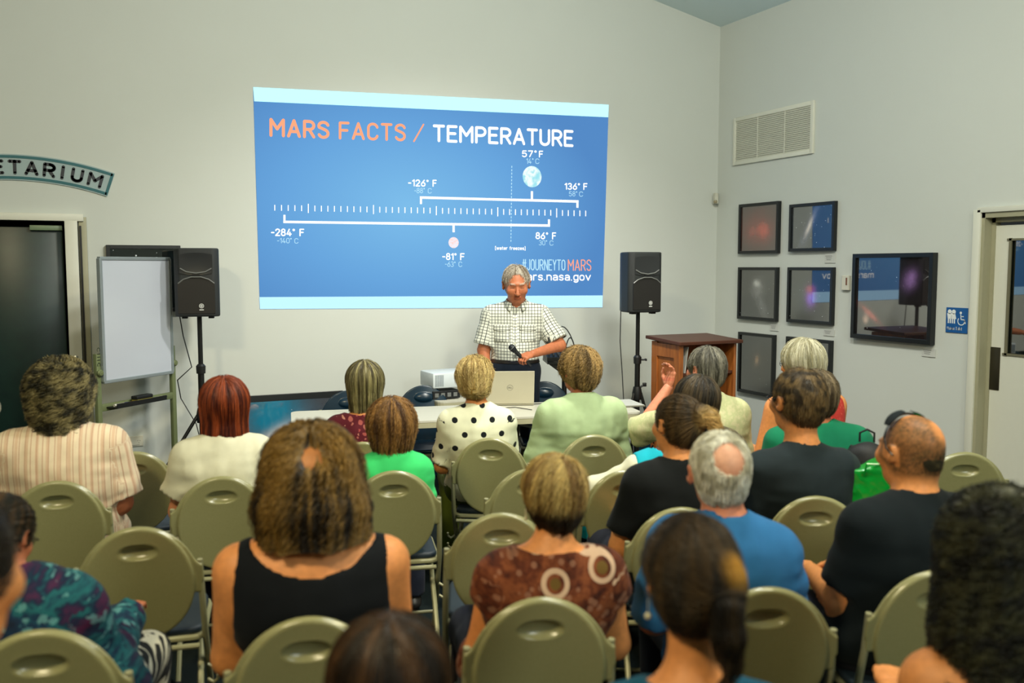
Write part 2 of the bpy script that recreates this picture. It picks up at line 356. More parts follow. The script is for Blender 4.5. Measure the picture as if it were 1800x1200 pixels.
# skirting boards
struct('baseboard_front', MB().box(((0.03 + WALL_X) / 2, WALL_Y - .006, .05), (WALL_X - .03, .012, .1)), M['bluecarpet'])
struct('baseboard_right', MB().box((WALL_X - .006, (DR1 + .05 + WALL_Y) / 2, .05), (.012, WALL_Y - DR1 - .05, .1)), M['bluecarpet'])
struct('baseboard_side', MB().box((WALL_X - .006, (BACK_Y + DR0 - .05) / 2, .05), (.012, DR0 - .05 - BACK_Y, .1)), M['bluecarpet'])

# ------------------------------------------------------------------ planetarium sign (arc on the wall above the left door)
ax = at_y(24, 271).x; top = at_y(24, 271).z; RR = 1.95; hh = .172; half = .628; Yw = WALL_Y
cz = top - RR
def arc_pt(a, r, y): return Vector((ax + r * math.sin(a), y, cz + r * math.cos(a)))
A = half / RR
sg = thing('arched_sign', 'white arched wall sign with teal border and dark capital letters above left doorway', 'sign')
def arc_band(r0, r1, a0, a1, y0, y1, n=40):
    b = MB(); bm = b.bm; rows = []
    for i in range(n + 1):
        a = a0 + (a1 - a0) * i / n
        rows.append([bm.verts.new(arc_pt(a, r, y)) for r, y in ((r0, y0), (r1, y0), (r1, y1), (r0, y1))])
    for p, q in zip(rows, rows[1:]):
        for k in range(4): bm.faces.new((p[k], p[(k + 1) % 4], q[(k + 1) % 4], q[k]))
    bm.faces.new(rows[0][::-1]); bm.faces.new(rows[-1]); return b
arc_band(RR - hh, RR, -A, A, Yw - .010, Yw - .001).build('sign_board', mat('sign_white', (150, 170, 172), .5), sg, None)
teal = mat('sign_teal', (10, 92, 100), .5); navy = mat('sign_navy', (22, 30, 42), .5)
bb = arc_band(RR - .026, RR - .008, -A * .985, A * .985, Yw - .013, Yw - .0101); bb.build('sign_border', teal, sg, None)
arc_band(RR - hh + .008, RR - hh + .026, -A * .985, A * .985, Yw - .013, Yw - .0101).build('sign_border', teal, sg, None)
for s in (-1, 1): arc_band(RR - hh + .008, RR - .008, s * A * .985 - .006, s * A * .985 + .004, Yw - .013, Yw - .0101, 2).build('sign_border', teal, sg, None)
LH = .098; LX = .108                                      # letter height, stretch of the glyph box
for chv, off in zip('PLANETARIUM', (-.525, -.420, -.315, -.205, -.100, .004, .109, .220, .305, .400, .520)):
    gw, st = GL[chv]; bm = bmesh.new(); rw = .0105
    for sk in st:
        q = [((x - gw / 2) * LX, y * LH) for x, y in sk]
        q = [(x + (rw if False else 0), rw + z * (1 - 2 * rw / LH)) for x, z in q]
        def put(pts): bm.faces.new([bm.verts.new(arc_pt((off + x) / RR, RR - hh / 2 - LH / 2 + z, Yw - .0128)) for x, z in pts])
        for (x0_, z0_), (x1_, z1_) in zip(q, q[1:]):
            L = math.hypot(x1_ - x0_, z1_ - z0_)
            if L > 1e-6: nx_, nz_ = -(z1_ - z0_) / L * rw, (x1_ - x0_) / L * rw; put([(x0_ + nx_, z0_ + nz_), (x1_ + nx_, z1_ + nz_), (x1_ - nx_, z1_ - nz_), (x0_ - nx_, z0_ - nz_)])
        for x_, z_ in q: put([(x_ + rw * math.cos(k * .785), z_ + rw * math.sin(k * .785)) for k in range(8)])
    me = bpy.data.meshes.new('sign_letter'); bm.to_mesh(me); bm.free(); me.materials.append(navy); link(bpy.data.objects.new('sign_letter', me), sg)

# ------------------------------------------------------------------ projected slide: glowing sheets before the front wall imitate projector light
sl = thing('projected_slide', 'bright blue projected slide about Mars temperatures shining on front wall', 'projection')
YS = WALL_Y - .004
def P(x, y, d=0): return at_y(x, y, YS - d)
t = NT('slide_blue_hot_spot')
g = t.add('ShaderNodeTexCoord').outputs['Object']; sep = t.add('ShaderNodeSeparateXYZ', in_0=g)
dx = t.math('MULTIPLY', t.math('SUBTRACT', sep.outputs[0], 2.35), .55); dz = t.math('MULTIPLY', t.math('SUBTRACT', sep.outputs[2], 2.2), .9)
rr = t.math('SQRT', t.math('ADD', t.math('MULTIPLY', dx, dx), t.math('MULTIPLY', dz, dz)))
colr = t.ramp(rr, [(0, lin((116, 176, 218))), (.55, lin((96, 153, 205))), (1, lin((78, 128, 184)))])  # projector hot spot painted into the glow: brightest mid-slide, dimmer at the corners
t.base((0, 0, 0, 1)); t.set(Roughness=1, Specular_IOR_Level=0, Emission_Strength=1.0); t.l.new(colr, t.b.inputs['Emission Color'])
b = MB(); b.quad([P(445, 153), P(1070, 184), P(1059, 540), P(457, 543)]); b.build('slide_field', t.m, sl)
sw = emit('slide_white', (255, 255, 250), 1.15); sc_ = emit('slide_pale', (178, 222, 240), 1.0); so = emit('slide_orange', (255, 158, 118), 1.05)
st = emit('slide_top_band', (182, 246, 248), 1.15); sb = emit('slide_bottom_band', (178, 224, 252), 1.1)
MB().quad([P(445, 153, .001), P(1070, 184, .001), P(1069, 206, .001), P(447, 178, .001)]).build('slide_band', st, sl)
MB().quad([P(456, 522, .001), P(1059.5, 519, .001), P(1059, 540, .001), P(457, 543, .001)]).build('slide_band', sb, sl)
def T_(txt, x0, x1, yl0, yl1, yr0, yr1, m, w=.15, gap=.2, name='slide_text'):
    h = w / 2 * (yl1 - yl0)
    stroke_text(name, txt, [P(x0 + h, yl0 + h, .002), P(x1 - h, yr0 + h, .002), P(x1 - h, yr1 - h, .002), P(x0 + h, yl1 - h, .002)], m, sl, w, gap)
T_('MARS', 473, 580, 206.5, 241, 212, 245, so, .19, .3)
T_('FACTS', 595, 714, 213, 245.5, 217, 249, so, .17, .3)
T_('/', 726, 746, 218, 249, 218, 249, so, .10)
T_('TEMPERATURE', 760, 1009, 218, 250, 228, 259, sw, .19, .26)
T_('57°', 917, 944, 264, 276.5, 264, 276.5, sw, .2, .25); T_('F', 947, 955, 264.5, 277, 264.5, 277, sw, .2); T_('14°', 925, 938, 278, 288, 278, 288, sc_, .12); T_('C', 941, 948, 278.5, 288, 278.5, 288, sc_, .12)
T_('-126°', 717, 754, 314.5, 327.5, 315.5, 328.5, sw, .2, .25); T_('F', 760, 768, 315.5, 328.5, 315.5, 328.5, sw, .2); T_('-88°', 728, 747, 330, 339.5, 330, 339.5, sc_, .12); T_('C', 752, 759, 330.5, 340, 330.5, 340, sc_, .12)
T_('136°', 992, 1020, 321, 333.5, 321.5, 334, sw, .2, .25); T_('F', 1025, 1033, 321.5, 334, 321.5, 334, sw, .2); T_('58°', 1000, 1015, 336, 345, 336, 345, sc_, .12); T_('C', 1018, 1025, 336.5, 345.5, 336.5, 345.5, sc_, .12)
T_('-284°', 476, 519, 401, 415, 401.5, 415.5, sw, .2, .25); T_('F', 526, 535, 401.5, 415.5, 401.5, 415.5, sw, .2); T_('-140°', 487, 513, 418, 427.5, 418, 427.5, sc_, .12); T_('C', 517.5, 524.6, 418.5, 428, 418.5, 428, sc_, .12)
T_('-81°', 777, 803, 444, 457, 444.5, 457.5, sw, .2, .25); T_('F', 808.5, 817, 444.5, 457.5, 444.5, 457.5, sw, .2); T_('-63°', 782, 801, 459, 468.5, 459.5, 469, sc_, .12); T_('C', 806, 812.5, 459.5, 469, 459.5, 469, sc_, .12)
T_('86°', 941, 964, 407.6, 420.5, 408, 421, sw, .2, .25); T_('F', 970, 978, 408, 421, 408, 421, sw, .2); T_('30°', 947, 962, 422, 431, 422, 431, sc_, .12); T_('C', 966, 973, 422.5, 431.5, 422.5, 431.5, sc_, .12)
T_('[water freezes]', 870, 924, 432.5, 439, 433, 439.5, sw, .2, .22)
T_('#JOURNEYTO', 917.5, 994, 455, 475, 456, 475.5, sc_, .10, .25); T_('MARS', 998, 1039.5, 455.5, 476, 456, 476, so, .09, .25)
T_('mars.nasa.gov', 909, 1039, 478, 493, 478.5, 493.5, sw, .17, .22)
def bar(x0, y0, x1, y1, w, m=sw):
    d = Vector((x1 - x0, y1 - y0)).normalized(); n = Vector((-d.y, d.x)) * w / 2
    return [P(x0 + n.x, y0 + n.y, .002), P(x1 + n.x, y1 + n.y, .002), P(x1 - n.x, y1 - n.y, .002), P(x0 - n.x, y0 - n.y, .002)]
b = MB()
for q in ((738, 347, 1017, 354, 4.2), (740, 345, 740, 358.5, 3.6), (1015, 352, 1015, 365, 3.6), (935, 336, 935, 350.5, 3.8)): b.quad(bar(*q))
b.build('temperature_bracket', sw, sl)
b = MB()
for q in ((498, 389.8, 966.5, 396.3, 4.2), (500, 377.5, 500, 391, 3.6), (965, 385.5, 965, 398, 3.6), (797.4, 392, 797.4, 408, 3.8)): b.quad(bar(*q))
b.build('temperature_bracket', sw, sl)
b = MB(); kx = np.interp(range(51), [0, 5, 15, 25, 35, 45, 50], [483, 542, 656.5, 767, 875, 978.5, 1029.5])
for i, x in enumerate(kx):
    yc = 365 + 10 * (x - 483) / 547; h = 8 if i % 10 == 5 else 5; b.quad(bar(x, yc - h, x, yc + h, 1.5))
b.build('ruler_ticks', sw, sl)['kind'] = 'stuff'
b = MB()
for i in range(23):
    y = 291.5 + i * 5.9; b.quad(bar(899.7 - i * .07, y, 899.6 - i * .07, y + 3.4, 1.4))
b.build('dashed_line', sc_, sl)
def disc(name, x, y, r, c1, c2):
    t = NT(name + '_mat'); c = P(x, y, .003); rad = (P(x + r, y, .003) - c).length
    n = t.noise(3.2 / rad * .3, 4); co = t.ramp(n, [(.35, c1), (.5, c2), (.62, c1)])
    t.base((0, 0, 0, 1)); t.set(Roughness=1, Specular_IOR_Level=0, Emission_Strength=1); t.l.new(co, t.b.inputs['Emission Color'])
    b = MB(); b.bm.faces.new([b.bm.verts.new(c + Vector((rad * math.cos(k / 28 * 6.2832), 0, rad * math.sin(k / 28 * 6.2832)))) for k in range(28)]); b.build(name, t.m, sl)
disc('planet_disc', 935.3, 310.4, 16.5, lin((150, 215, 225)), lin((235, 245, 240)))
disc('planet_disc', 797.4, 426.3, 9, lin((240, 205, 200)), lin((225, 225, 235)))

# ------------------------------------------------------------------ things on the right wall
def nebula(name, sky, blobs, stars=1.0, size=.5):
    """blobs: (u, w, su, sw, angle, colour, strength); u right and w up in -.5..+.5 of the picture"""
    t = NT(name); o = t.obj(); sep = t.add('ShaderNodeSeparateXYZ', in_0=o); u, w = sep.outputs[0], sep.outputs[2]
    n1 = t.noise(7 / size, 5, rough=.65); col = t.mix(t.math('MULTIPLY', n1, .8), tuple(x * .45 for x in lin(sky)[:3]) + (1,), tuple(x * 1.5 for x in lin(sky)[:3]) + (1,))
    warp = t.math('MULTIPLY', t.math('SUBTRACT', n1, .5), 1.2)
    for bu, bw, su, s2, ang, c, st in blobs:
        a = R(ang); du = t.math('SUBTRACT', u, bu * size); dw = t.math('SUBTRACT', w, bw * size)
        p = t.math('ADD', t.math('MULTIPLY', du, math.cos(a) / (su * size)), t.math('MULTIPLY', dw, math.sin(a) / (su * size)))
        q = t.math('ADD', t.math('MULTIPLY', du, -math.sin(a) / (s2 * size)), t.math('MULTIPLY', dw, math.cos(a) / (s2 * size)))
        e = t.math('ADD', t.math('MULTIPLY', p, p), t.math('MULTIPLY', q, q))
        f = t.math('MULTIPLY', t.math('POWER', 2.718, t.math('MULTIPLY', e, -1.0)), st)
        f = t.math('MULTIPLY', f, t.math('ADD', .8, warp)); n = t.add('ShaderNodeClamp', in_0=f)
        col = t.mix(n.outputs[0], col, lin(c))
    v = t.add('ShaderNodeTexVoronoi', in_Scale=26 / size); t.l.new(o, v.inputs['Vector'])
    wn = t.add('ShaderNodeTexWhiteNoise'); t.l.new(v.outputs['Position'], wn.inputs[0])
    lim = t.math('MULTIPLY', t.math('POWER', wn.outputs[0], 7.0), .20 * stars)
    col = t.mix(t.math('LESS_THAN', v.outputs['Distance'], lim), col, lin((215, 225, 230)))
    t.base(col); t.set(Roughness=.03, IOR=2.1, Specular_IOR_Level=.8); return t.m
def frame_on_right(label, ya, yb, z0, z1, m, fw=.026, depth=.035, group=None):
    """hung picture: ya = far side, yb = near side"""
    cy, cz_ = (ya + yb) / 2, (z0 + z1) / 2; w, h = ya - yb, z1 - z0
    o = thing('framed_picture', label, 'picture', (WALL_X - .004, cy, cz_), R(-90), group)
    fr = MB()                                            # local x = right (towards the camera), local y = into the wall (+x world)
    for s in (-1, 1):
        fr.box((s * (w / 2 - fw / 2), -depth / 2, 0), (fw, depth, h), bev=.002); fr.box((0, -depth / 2, s * (h / 2 - fw / 2)), (w - 2 * fw + .004, depth, fw), bev=.002)
    fr.build('picture_frame', M['blackframe'], o, None)
    MB().box((0, -depth * .35, 0), (w - 2 * fw, depth * .5, h - 2 * fw)).build('photo_print', m, o, None)
    return o
def rng(tl, tr, br, bl):
    a, b_, c, d = at_x(*tl), at_x(*tr), at_x(*br), at_x(*bl)
    return (a.y + d.y) / 2, (b_.y + c.y) / 2, (c.z + d.z) / 2, (a.z + b_.z) / 2
G7 = 'square star photographs on the right wall'
nm = nebula('red_nebula', (40, 34, 30), [(0, -.02, .45, .34, 0, (134, 40, 26), .9), (.12, -.05, .12, .16, 70, (200, 70, 50), 1.0), (-.18, -.05, .12, .10, 10, (170, 70, 56), .7)], .5)
frame_on_right('top left framed photo of a red nebula beside the wall corner', *rng((1303, 360), (1374, 353), (1373, 444), (1304, 447)), nm, group=G7)
nm = nebula('spiral_galaxy', (44, 52, 62), [(-.02, .08, .42, .07, 62, (110, 120, 150), .8), (-.06, .02, .16, .035, 62, (235, 220, 215), 1.0)], 1.3)
frame_on_right('top right framed photo of a tilted white spiral galaxy', *rng((1393, 359), (1474, 354), (1471, 442), (1392, 441)), nm, group=G7)
nm = nebula('grey_nebula', (34, 33, 32), [(0, .1, .16, .14, 50, (150, 150, 150), .6), (-.02, .18, .05, .07, 80, (230, 230, 225), .9), (.12, -.22, .26, .10, -60, (130, 130, 130), .6)], 1.0)
frame_on_right('framed photo of a pale grey nebula in middle left of the set', *rng((1302, 470), (1371, 469), (1370, 564), (1302, 561)), nm, group=G7)
nm = nebula('violet_nebula', (38, 42, 44), [(-.1, .0, .2, .2, 0, (50, 80, 90), .5), (.02, -.02, .11, .15, 0, (150, 70, 190), 1.2), (.02, -.05, .07, .09, 0, (140, 110, 240), 1.1), (.0, .10, .09, .06, 0, (190, 70, 70), .9)], 1.0)
frame_on_right('framed photo of a bright violet nebula in middle right of the set', *rng((1389, 470), (1470, 469), (1468, 571), (1389, 566)), nm, group=G7)
nm = nebula('dark_galaxy', (22, 22, 18), [(.02, .08, .08, .05, 80, (200, 160, 120), .9), (0, .1, .25, .2, 60, (70, 60, 48), .6)], .7)
frame_on_right('tall framed photo with a faint golden glow, bottom left of the set', *rng((1302, 584), (1366, 587), (1364, 696), (1302, 690)), nm, group=G7)
nm = nebula('plain_starfield', (44, 44, 38), [], .6)
frame_on_right('framed grey starfield photo half hidden behind the white-haired woman', *rng((1387, 591), (1467, 598), (1463, 712), (1385, 703)), nm, group=G7)
nm = nebula('wide_nebula', (36, 32, 34), [(.25, .2, .10, .08, 60, (170, 130, 200), .9), (-.3, -.2, .16, .035, -35, (190, 90, 80), .9), (-.36, -.26, .04, .05, 0, (230, 190, 170), .8)], .6, .66)
frame_on_right('largest framed photo, wide and glossy, hanging nearest the toilet sign', *rng((1506, 446), (1648, 444), (1646, 606), (1505, 593)), nm, fw=.032, depth=.05)
paper = mat('label_card', (196, 198, 192), .6, vary=.02); ink = mat('ink_grey', (96, 96, 96), .7)
CT = {(1451, 446, 1469, 462): 'galaxy photo', (1355, 569, 1369, 582): 'pale grey nebula photo', (1449, 578, 1467, 591): 'violet nebula photo', (1622, 611, 1645, 628): 'largest photo'}
for (x0, y0_, x1, y1_), what in CT.items():
    a, c = at_x(x0, y0_), at_x(x1, y1_)
    o = thing('caption_card', 'small white caption card on wall under the ' + what, 'label card', (WALL_X - .003, (a.y + c.y) / 2, (a.z + c.z) / 2), R(-90), 'caption cards under the photos')
    w, h = a.y - c.y, a.z - c.z
    MB().box((0, -.002, 0), (w, .005, h)).build('card', paper, o, None)
    b = MB()
    for k in range(3): b.box((-w * .1, -.0052, h * (.25 - .2 * k)), (w * (.62 - .1 * k), .0008, h * .05))
    b.build('printed_lines', ink, o, None)
# air vent
ya, yb, z0, z1 = rng((1292, 207), (1433, 178), (1432, 271), (1291, 290))
vt = thing('air_vent', 'large white louvred air vent high on the right wall', 'vent', (WALL_X - .003, (ya + yb) / 2, (z0 + z1) / 2), R(-90))
w, h = ya - yb, z1 - z0; fw = .035
b = MB()
for s in (-1, 1): b.box((s * (w / 2 - fw / 2), -.008, 0), (fw, .022, h), bev=.003); b.box((0, -.008, s * (h / 2 - fw / 2)), (w - 2 * fw + .01, .022, fw), bev=.003)
b.build('vent_frame', M['white'], vt)
MB().box((0, .0, 0), (w - fw, .004, h - fw)).build('vent_backing', M['black'], vt, None)
lm = None; nl = 22
for k in range(nl):
    z = -h / 2 + fw + (h - 2 * fw) * (k + .5) / nl
    if lm is None: lm = MB().box((0, 0, 0), (w - 2 * fw, .014, .0085), rot=(R(35), 0, 0)).mesh('louvre', M['white'])
    o = link(bpy.data.objects.new('louvre', lm), vt); o.location = (0, -.009, z)
b = MB()
for f in (-.17, .17): b.box((f * w, -.017, 0), (.008, .004, h - 2 * fw))
b.build('vent_rib', M['white'], vt, None)
# toilet sign
ya, yb, z0, z1 = rng((1664, 540), (1703, 541), (1701, 587), (1664, 583))
ts = thing('toilet_sign', 'blue unisex toilet sign with white figures on right wall beside door', 'sign', (WALL_X - .002, (ya + yb) / 2, (z0 + z1) / 2), R(-90))
w, h = ya - yb, z1 - z0
MB().box((0, -.003, 0), (w, .005, h), bev=.0015).build('sign_plate', mat('toilet_sign_blue', (8, 84, 150), .3), ts, None)
swh = mat('sign_print_white', (225, 230, 230), .5)
def flat(b, pts): b.bm.faces.new([b.bm.verts.new((x, -.0062, z)) for x, z in pts])
def circ(b, x, z, r, n=12): flat(b, [(x + r * math.cos(6.2832 * k / n), z + r * math.sin(6.2832 * k / n)) for k in range(n)])
b = MB()
for cx, dress in ((-.33, False), (-.14, True)):
    cx *= w; circ(b, cx, .33 * h, .016 * 1.0)
    if dress: flat(b, [(cx - .012, .27 * h), (cx + .012, .27 * h), (cx + .022, .05 * h), (cx - .022, .05 * h)])
    else: flat(b, [(cx - .02, .27 * h), (cx + .02, .27 * h), (cx + .014, .05 * h), (cx - .014, .05 * h)])
    for s in (-1, 1): flat(b, [(cx + s * .008 - .005, .05 * h), (cx + s * .008 + .005, .05 * h), (cx + s * .008 + .005, -.13 * h), (cx + s * .008 - .005, -.13 * h)])
b.build('toilet_figures', swh, ts, None)
b = MB(); wx, wz = .22 * w, -.02 * h
for k in range(14):
    a0, a1 = R(140 + k * 17), R(140 + (k + 1) * 17)
    flat(b, [(wx + r * math.cos(a), wz + r * math.sin(a)) for r, a in ((.024, a0), (.030, a0), (.030, a1), (.024, a1))])
circ(b, wx - .006, .30 * h, .009)
for x0_, z0_, x1_, z1_ in ((wx - .006, .24 * h, wx - .002, .04 * h), (wx - .002, .04 * h, wx + .022, .04 * h), (wx + .022, .04 * h, wx + .034, -.12 * h), (wx - .004, .16 * h, wx + .018, .16 * h)):
    d = Vector((x1_ - x0_, z1_ - z0_)).normalized(); n_ = Vector((-d.y, d.x)) * .003
    flat(b, [(x0_ + n_.x, z0_ + n_.y), (x1_ + n_.x, z1_ + n_.y), (x1_ - n_.x, z1_ - n_.y), (x0_ - n_.x, z0_ - n_.y)])
b.build('wheelchair_symbol', swh, ts, None)
y_ = -.0062
stroke_text('sign_text', 'Unisex Toilet', [Vector((-.42 * w, y_, -.27 * h)), Vector((.26 * w, y_, -.27 * h)), Vector((.26 * w, y_, -.38 * h)), Vector((-.42 * w, y_, -.38 * h))], swh, ts, .16)
# motion detector in the corner, thermostat
c = at_x(1255, 350, WALL_X - .03)
dt = thing('motion_detector', 'small white motion detector at wall corner above the top photos', 'sensor', (WALL_X - .055, WALL_Y - .05, c.z), R(-45))
MB().prism([(-.022, .03), (-.022, -.01), (0, -.04), (.022, -.01), (.022, .03)], 'z', -.045, .05).build('detector_body', M['socket'], dt, None)
MB().ball((0, -.026, -.03), (.018, .016, .018), 12).build('detector_lens', mat('detector_lens', (150, 140, 110), .3), dt)
a, c = at_x(1484, 484), at_x(1496, 510)
th = thing('wall_thermostat', 'small white thermostat between the square photos and the largest one', 'thermostat', (WALL_X - .002, (a.y + c.y) / 2, (a.z + c.z) / 2), R(-90))
w, h = a.y - c.y, a.z - c.z
MB().box((0, -.012, 0), (w, .024, h), bev=.003).build('thermostat_case', M['socket'], th, None)
MB().box((.18 * w, -.0255, .1 * h), (w * .18, .003, h * .5)).build('thermostat_scale', mat('scale_brown', (120, 80, 60), .5), th, None)
# ================================================================== THINGS ALONG THE FRONT WALL
# framed star picture behind the whiteboard
def rngy(tl, tr, br, bl):
    a, b_, c, d = [at_y(*p) for p in (tl, tr, br, bl)]
    return (a.x + d.x) / 2, (b_.x + c.x) / 2, (c.z + d.z) / 2, (a.z + b_.z) / 2
x0, x1, z0, z1 = rngy((188, 430), (320, 432), (316, 548), (188, 548))
o = thing('framed_picture', 'wide black framed starfield photo on front wall behind the whiteboard', 'picture', ((x0 + x1) / 2, WALL_Y - .004, (z0 + z1) / 2), 0)
w, h = x1 - x0, z1 - z0
b = MB()
for s in (-1, 1): b.box((s * (w / 2 - .013), -.018, 0), (.026, .036, h), bev=.002); b.box((0, -.018, s * (h / 2 - .013)), (w - .05, .036, .026), bev=.002)
b.build('picture_frame', M['blackframe'], o, None)
MB().box((0, -.012, 0), (w - .05, .02, h - .05)).build('photo_print', nebula('black_starfield', (14, 22, 24), [], 1.5, .6), o, None)
# nebula poster leaning at the foot of the wall
pa, pb = at_y(398, 699, WALL_Y - .06), at_y(603, 687, WALL_Y - .06)
w = pb.x - pa.x; ztop = (pa.z + pb.z) / 2
o = thing('nebula_poster', 'large blue and pink nebula picture standing on floor against front wall', 'poster', ((pa.x + pb.x) / 2, WALL_Y - .10, 0), 0)
o.rotation_euler = (R(-4), 0, 0)
b = MB(); b.box((0, 0, ztop - .02), (w, .03, .05), bev=.002); b.box((0, 0, .025), (w, .03, .05), bev=.002)
for s in (-1, 1): b.box((s * (w / 2 - .02), 0, ztop / 2), (.04, .03, ztop), bev=.002)
b.build('poster_frame', M['blackframe'], o, None)
nm = nebula('poster_print_colours', (92, 92, 98), [(.35, .30, .5, .2, 0, (60, 62, 66), .9), (.02, -.28, .9, .30, 10, (176, 146, 134), 1.1), (-.10, .20, .20, .22, 20, (30, 130, 165), 1.5), (-.02, .06, .24, .10, 30, (30, 110, 150), 1.2), (-.16, .05, .20, .045, 32, (215, 215, 220), 1.1)], .4, 1.0)
p = MB().box((0, 0, 0), (w - .07, .012, ztop - .08)).build('poster_print', nm, o, None); p.location = (0, -.008, ztop / 2)
# drawn wire dome on the poster
b = MB(); c = at_y(497, 772, WALL_Y - .11); cx = c.x - (pa.x + pb.x) / 2; cz_ = c.z
for i in range(3):
    rr_ = .045 + .016 * i; zz = cz_ + .03 - .03 * i
    b.tube([(cx + rr_ * math.cos(k / 14 * 6.2832), -.016, zz + rr_ * .42 * math.sin(k / 14 * 6.2832)) for k in range(14)], .0014, 4, closed=True)
for k in range(12):
    a_ = k / 12 * 6.2832; b.tube([(cx + .045 * math.cos(a_), -.016, cz_ + .03 + .019 * math.sin(a_)), (cx + .085 * math.cos(a_ + .2), -.016, cz_ - .13 + .03 * math.sin(a_))], .0012, 4)
for k in range(2): b.tube([(cx - .12 + .02 * k, -.016, cz_ - .12), (cx - .10, -.016, cz_ - .02)], .0014, 4)
b.build('printed_wire_drawing', mat('wire_print', (205, 180, 170), .6), p.parent, None)
b = MB(); b.ball((cx, -.0155, cz_ + .02), (.032, .001, .016)); b.build('printed_disc', mat('disc_print', (205, 195, 180), .6), p.parent)
# wall socket
c = at_y(236, 775)
o = thing('wall_socket', 'double power socket low on front wall behind the whiteboard stand', 'socket', (c.x, WALL_Y, c.z), 0)
MB().box((0, -.006, 0), (.118, .012, .074), bev=.002).build('socket_plate', M['socket'], o, None)
b = MB()
for s in (-1, 1):
    for dx_, rt in ((-.007, .5), (.007, -.5)): b.box((s * .03 + dx_, -.0125, .004), (.002, .002, .009), rot=(0, rt, 0))
    b.box((s * .03, -.0125, -.012), (.002, .002, .008))
b.box((0, -.0125, -.028), (.07, .001, .002)); b.build('socket_slots', M['black'], o, None)

# ------------------------------------------------------------------ whiteboard on its stand
pl, pr = at_g(178, 560, 5.65), at_g(299, 560, 6.2)
dv = Vector((pr.x - pl.x, pr.y - pl.y, 0)); w = dv.length; rz = math.atan2(dv.y, dv.x)
zt = (at_g(177, 452, 5.65).z + at_g(300, 457, 6.2).z) / 2; zb = (at_g(180, 672, 5.65).z + at_g(298, 655, 6.2).z) / 2
wb = thing('whiteboard_stand', 'upright mobile whiteboard on a greenish metal stand beside left speaker', 'whiteboard', ((pl.x + pr.x) / 2, (pl.y + pr.y) / 2, 0), rz)
grn = mat('whiteboard_stand_green', (112, 122, 84), .45, metal=.2)
t = NT('whiteboard_enamel'); t.base(lin((190, 196, 208))); t.set(Roughness=.16, Specular_IOR_Level=.8); 
bd = MB().box((0, 0, (zt + zb) / 2), (w - .02, .016, zt - zb - .02)).build('board', t.m, wb, None)
b = MB(); b.box((0, 0, zt), (w + .01, .03, .022), bev=.004); b.box((0, 0, zb), (w + .01, .03, .022), bev=.004)
for s in (-1, 1): b.box((s * w / 2, 0, (zt + zb) / 2), (.022, .03, zt - zb), bev=.004)
b.build('board_frame', mat('board_frame_grey', (150, 160, 165), .35, metal=.4), bd, None)
for s in (-1, 1):
    MB().box((s * (w / 2 + .028), .02, .62 if s < 0 else .62), (.034, .03, 1.12), bev=.004).build('post', grn, wb)
    MB().box((s * (w / 2 + .028), .0, .06), (.04, .46, .035), bev=.004).build('foot', grn, wb)
    for f in (-.2, .2): MB().lathe([(.0, -.012), (.022, -.012), (.025, 0), (.022, .012), (0, .012)], 14, Matrix.Translation((s * (w / 2 + .028), f, .026)) @ Matrix.Rotation(R(90), 4, 'Y')).build('castor', M['rubber'], wb)
    MB().lathe([(.0, 0), (.02, .0), (.022, .012), (.016, .02), (0, .022)], 14, Matrix.Translation((s * (w / 2 + .028), 0.004, zb + .06)) @ Matrix.Rotation(R(90), 4, 'X')).build('knob', grn, wb)
MB().box((0, .02, .16), (w + .06, .025, .03), bev=.003).build('lower_bar', grn, wb)
zt_ = at_g(240, 703, 5.9).z
MB().box((0, .02, zt_ - .02), (w + .04, .025, .045), bev=.003).build('upper_bar', grn, wb)
tr = MB(); tr.box((-.06, -.035, zt_ - .02), (w * .72, .085, .008)); tr.box((-.06, -.08, zt_ - .008), (w * .72, .006, .03)); tr.build('pen_tray', M['black'], wb, None)
lt = mat('stand_lettering', (40, 52, 34), .6); Yl = .0035
b = MB()
zz = zt - .55
for k, cc in enumerate('CIIIC'):
    V, Fs = text_verts(cc, .02)
    sc2 = .036; vs = [b.bm.verts.new((-(w / 2 + .028) - .011 + v.y * sc2 * .9, Yl, zz - v.x * sc2)) for v in V]
    for f in Fs:
        try: b.bm.faces.new([vs[i] for i in f])
        except Exception: pass
    zz -= max(v.x for v in V) * sc2 + .012
b.build('stand_letters', lt, wb, None)
Mw = Matrix.Translation(wb.location) @ Matrix.Rotation(rz, 4, 'Z')
def on_tray(x, y, z): return Mw @ Vector((x, y, z))
e = thing('board_eraser', 'black and yellow eraser lying on whiteboard tray', 'eraser', on_tray(-.02, -.038, zt_ - .016), rz)
MB().box((0, 0, .012), (.13, .05, .022), bev=.003).build('eraser_felt', mat('eraser_yellow', (150, 140, 60), .8), e, None)
MB().box((0, 0, .034), (.14, .055, .024), bev=.006).build('eraser_back', M['black'], e, None)
for k, (x_, cl, nm_) in enumerate(((-.16, (170, 40, 50), 'red capped'), (.12, (30, 40, 60), 'black capped'), (-.21, (60, 60, 140), 'blue capped'))):
    m_ = thing('marker_pen', nm_ + ' white marker pen on whiteboard tray', 'marker', on_tray(x_, -.05 + .004 * k, zt_ - .007), rz, 'marker pens on the tray')
    MB().tube([(-.05, 0, 0), (.035, 0, 0)], .0085, 10).build('pen_barrel', M['socket'], m_); MB().tube([(.035, 0, 0), (.068, 0, 0)], [.0092, .008], 10).build('pen_cap', mat('cap_' + str(k), cl, .4), m_)

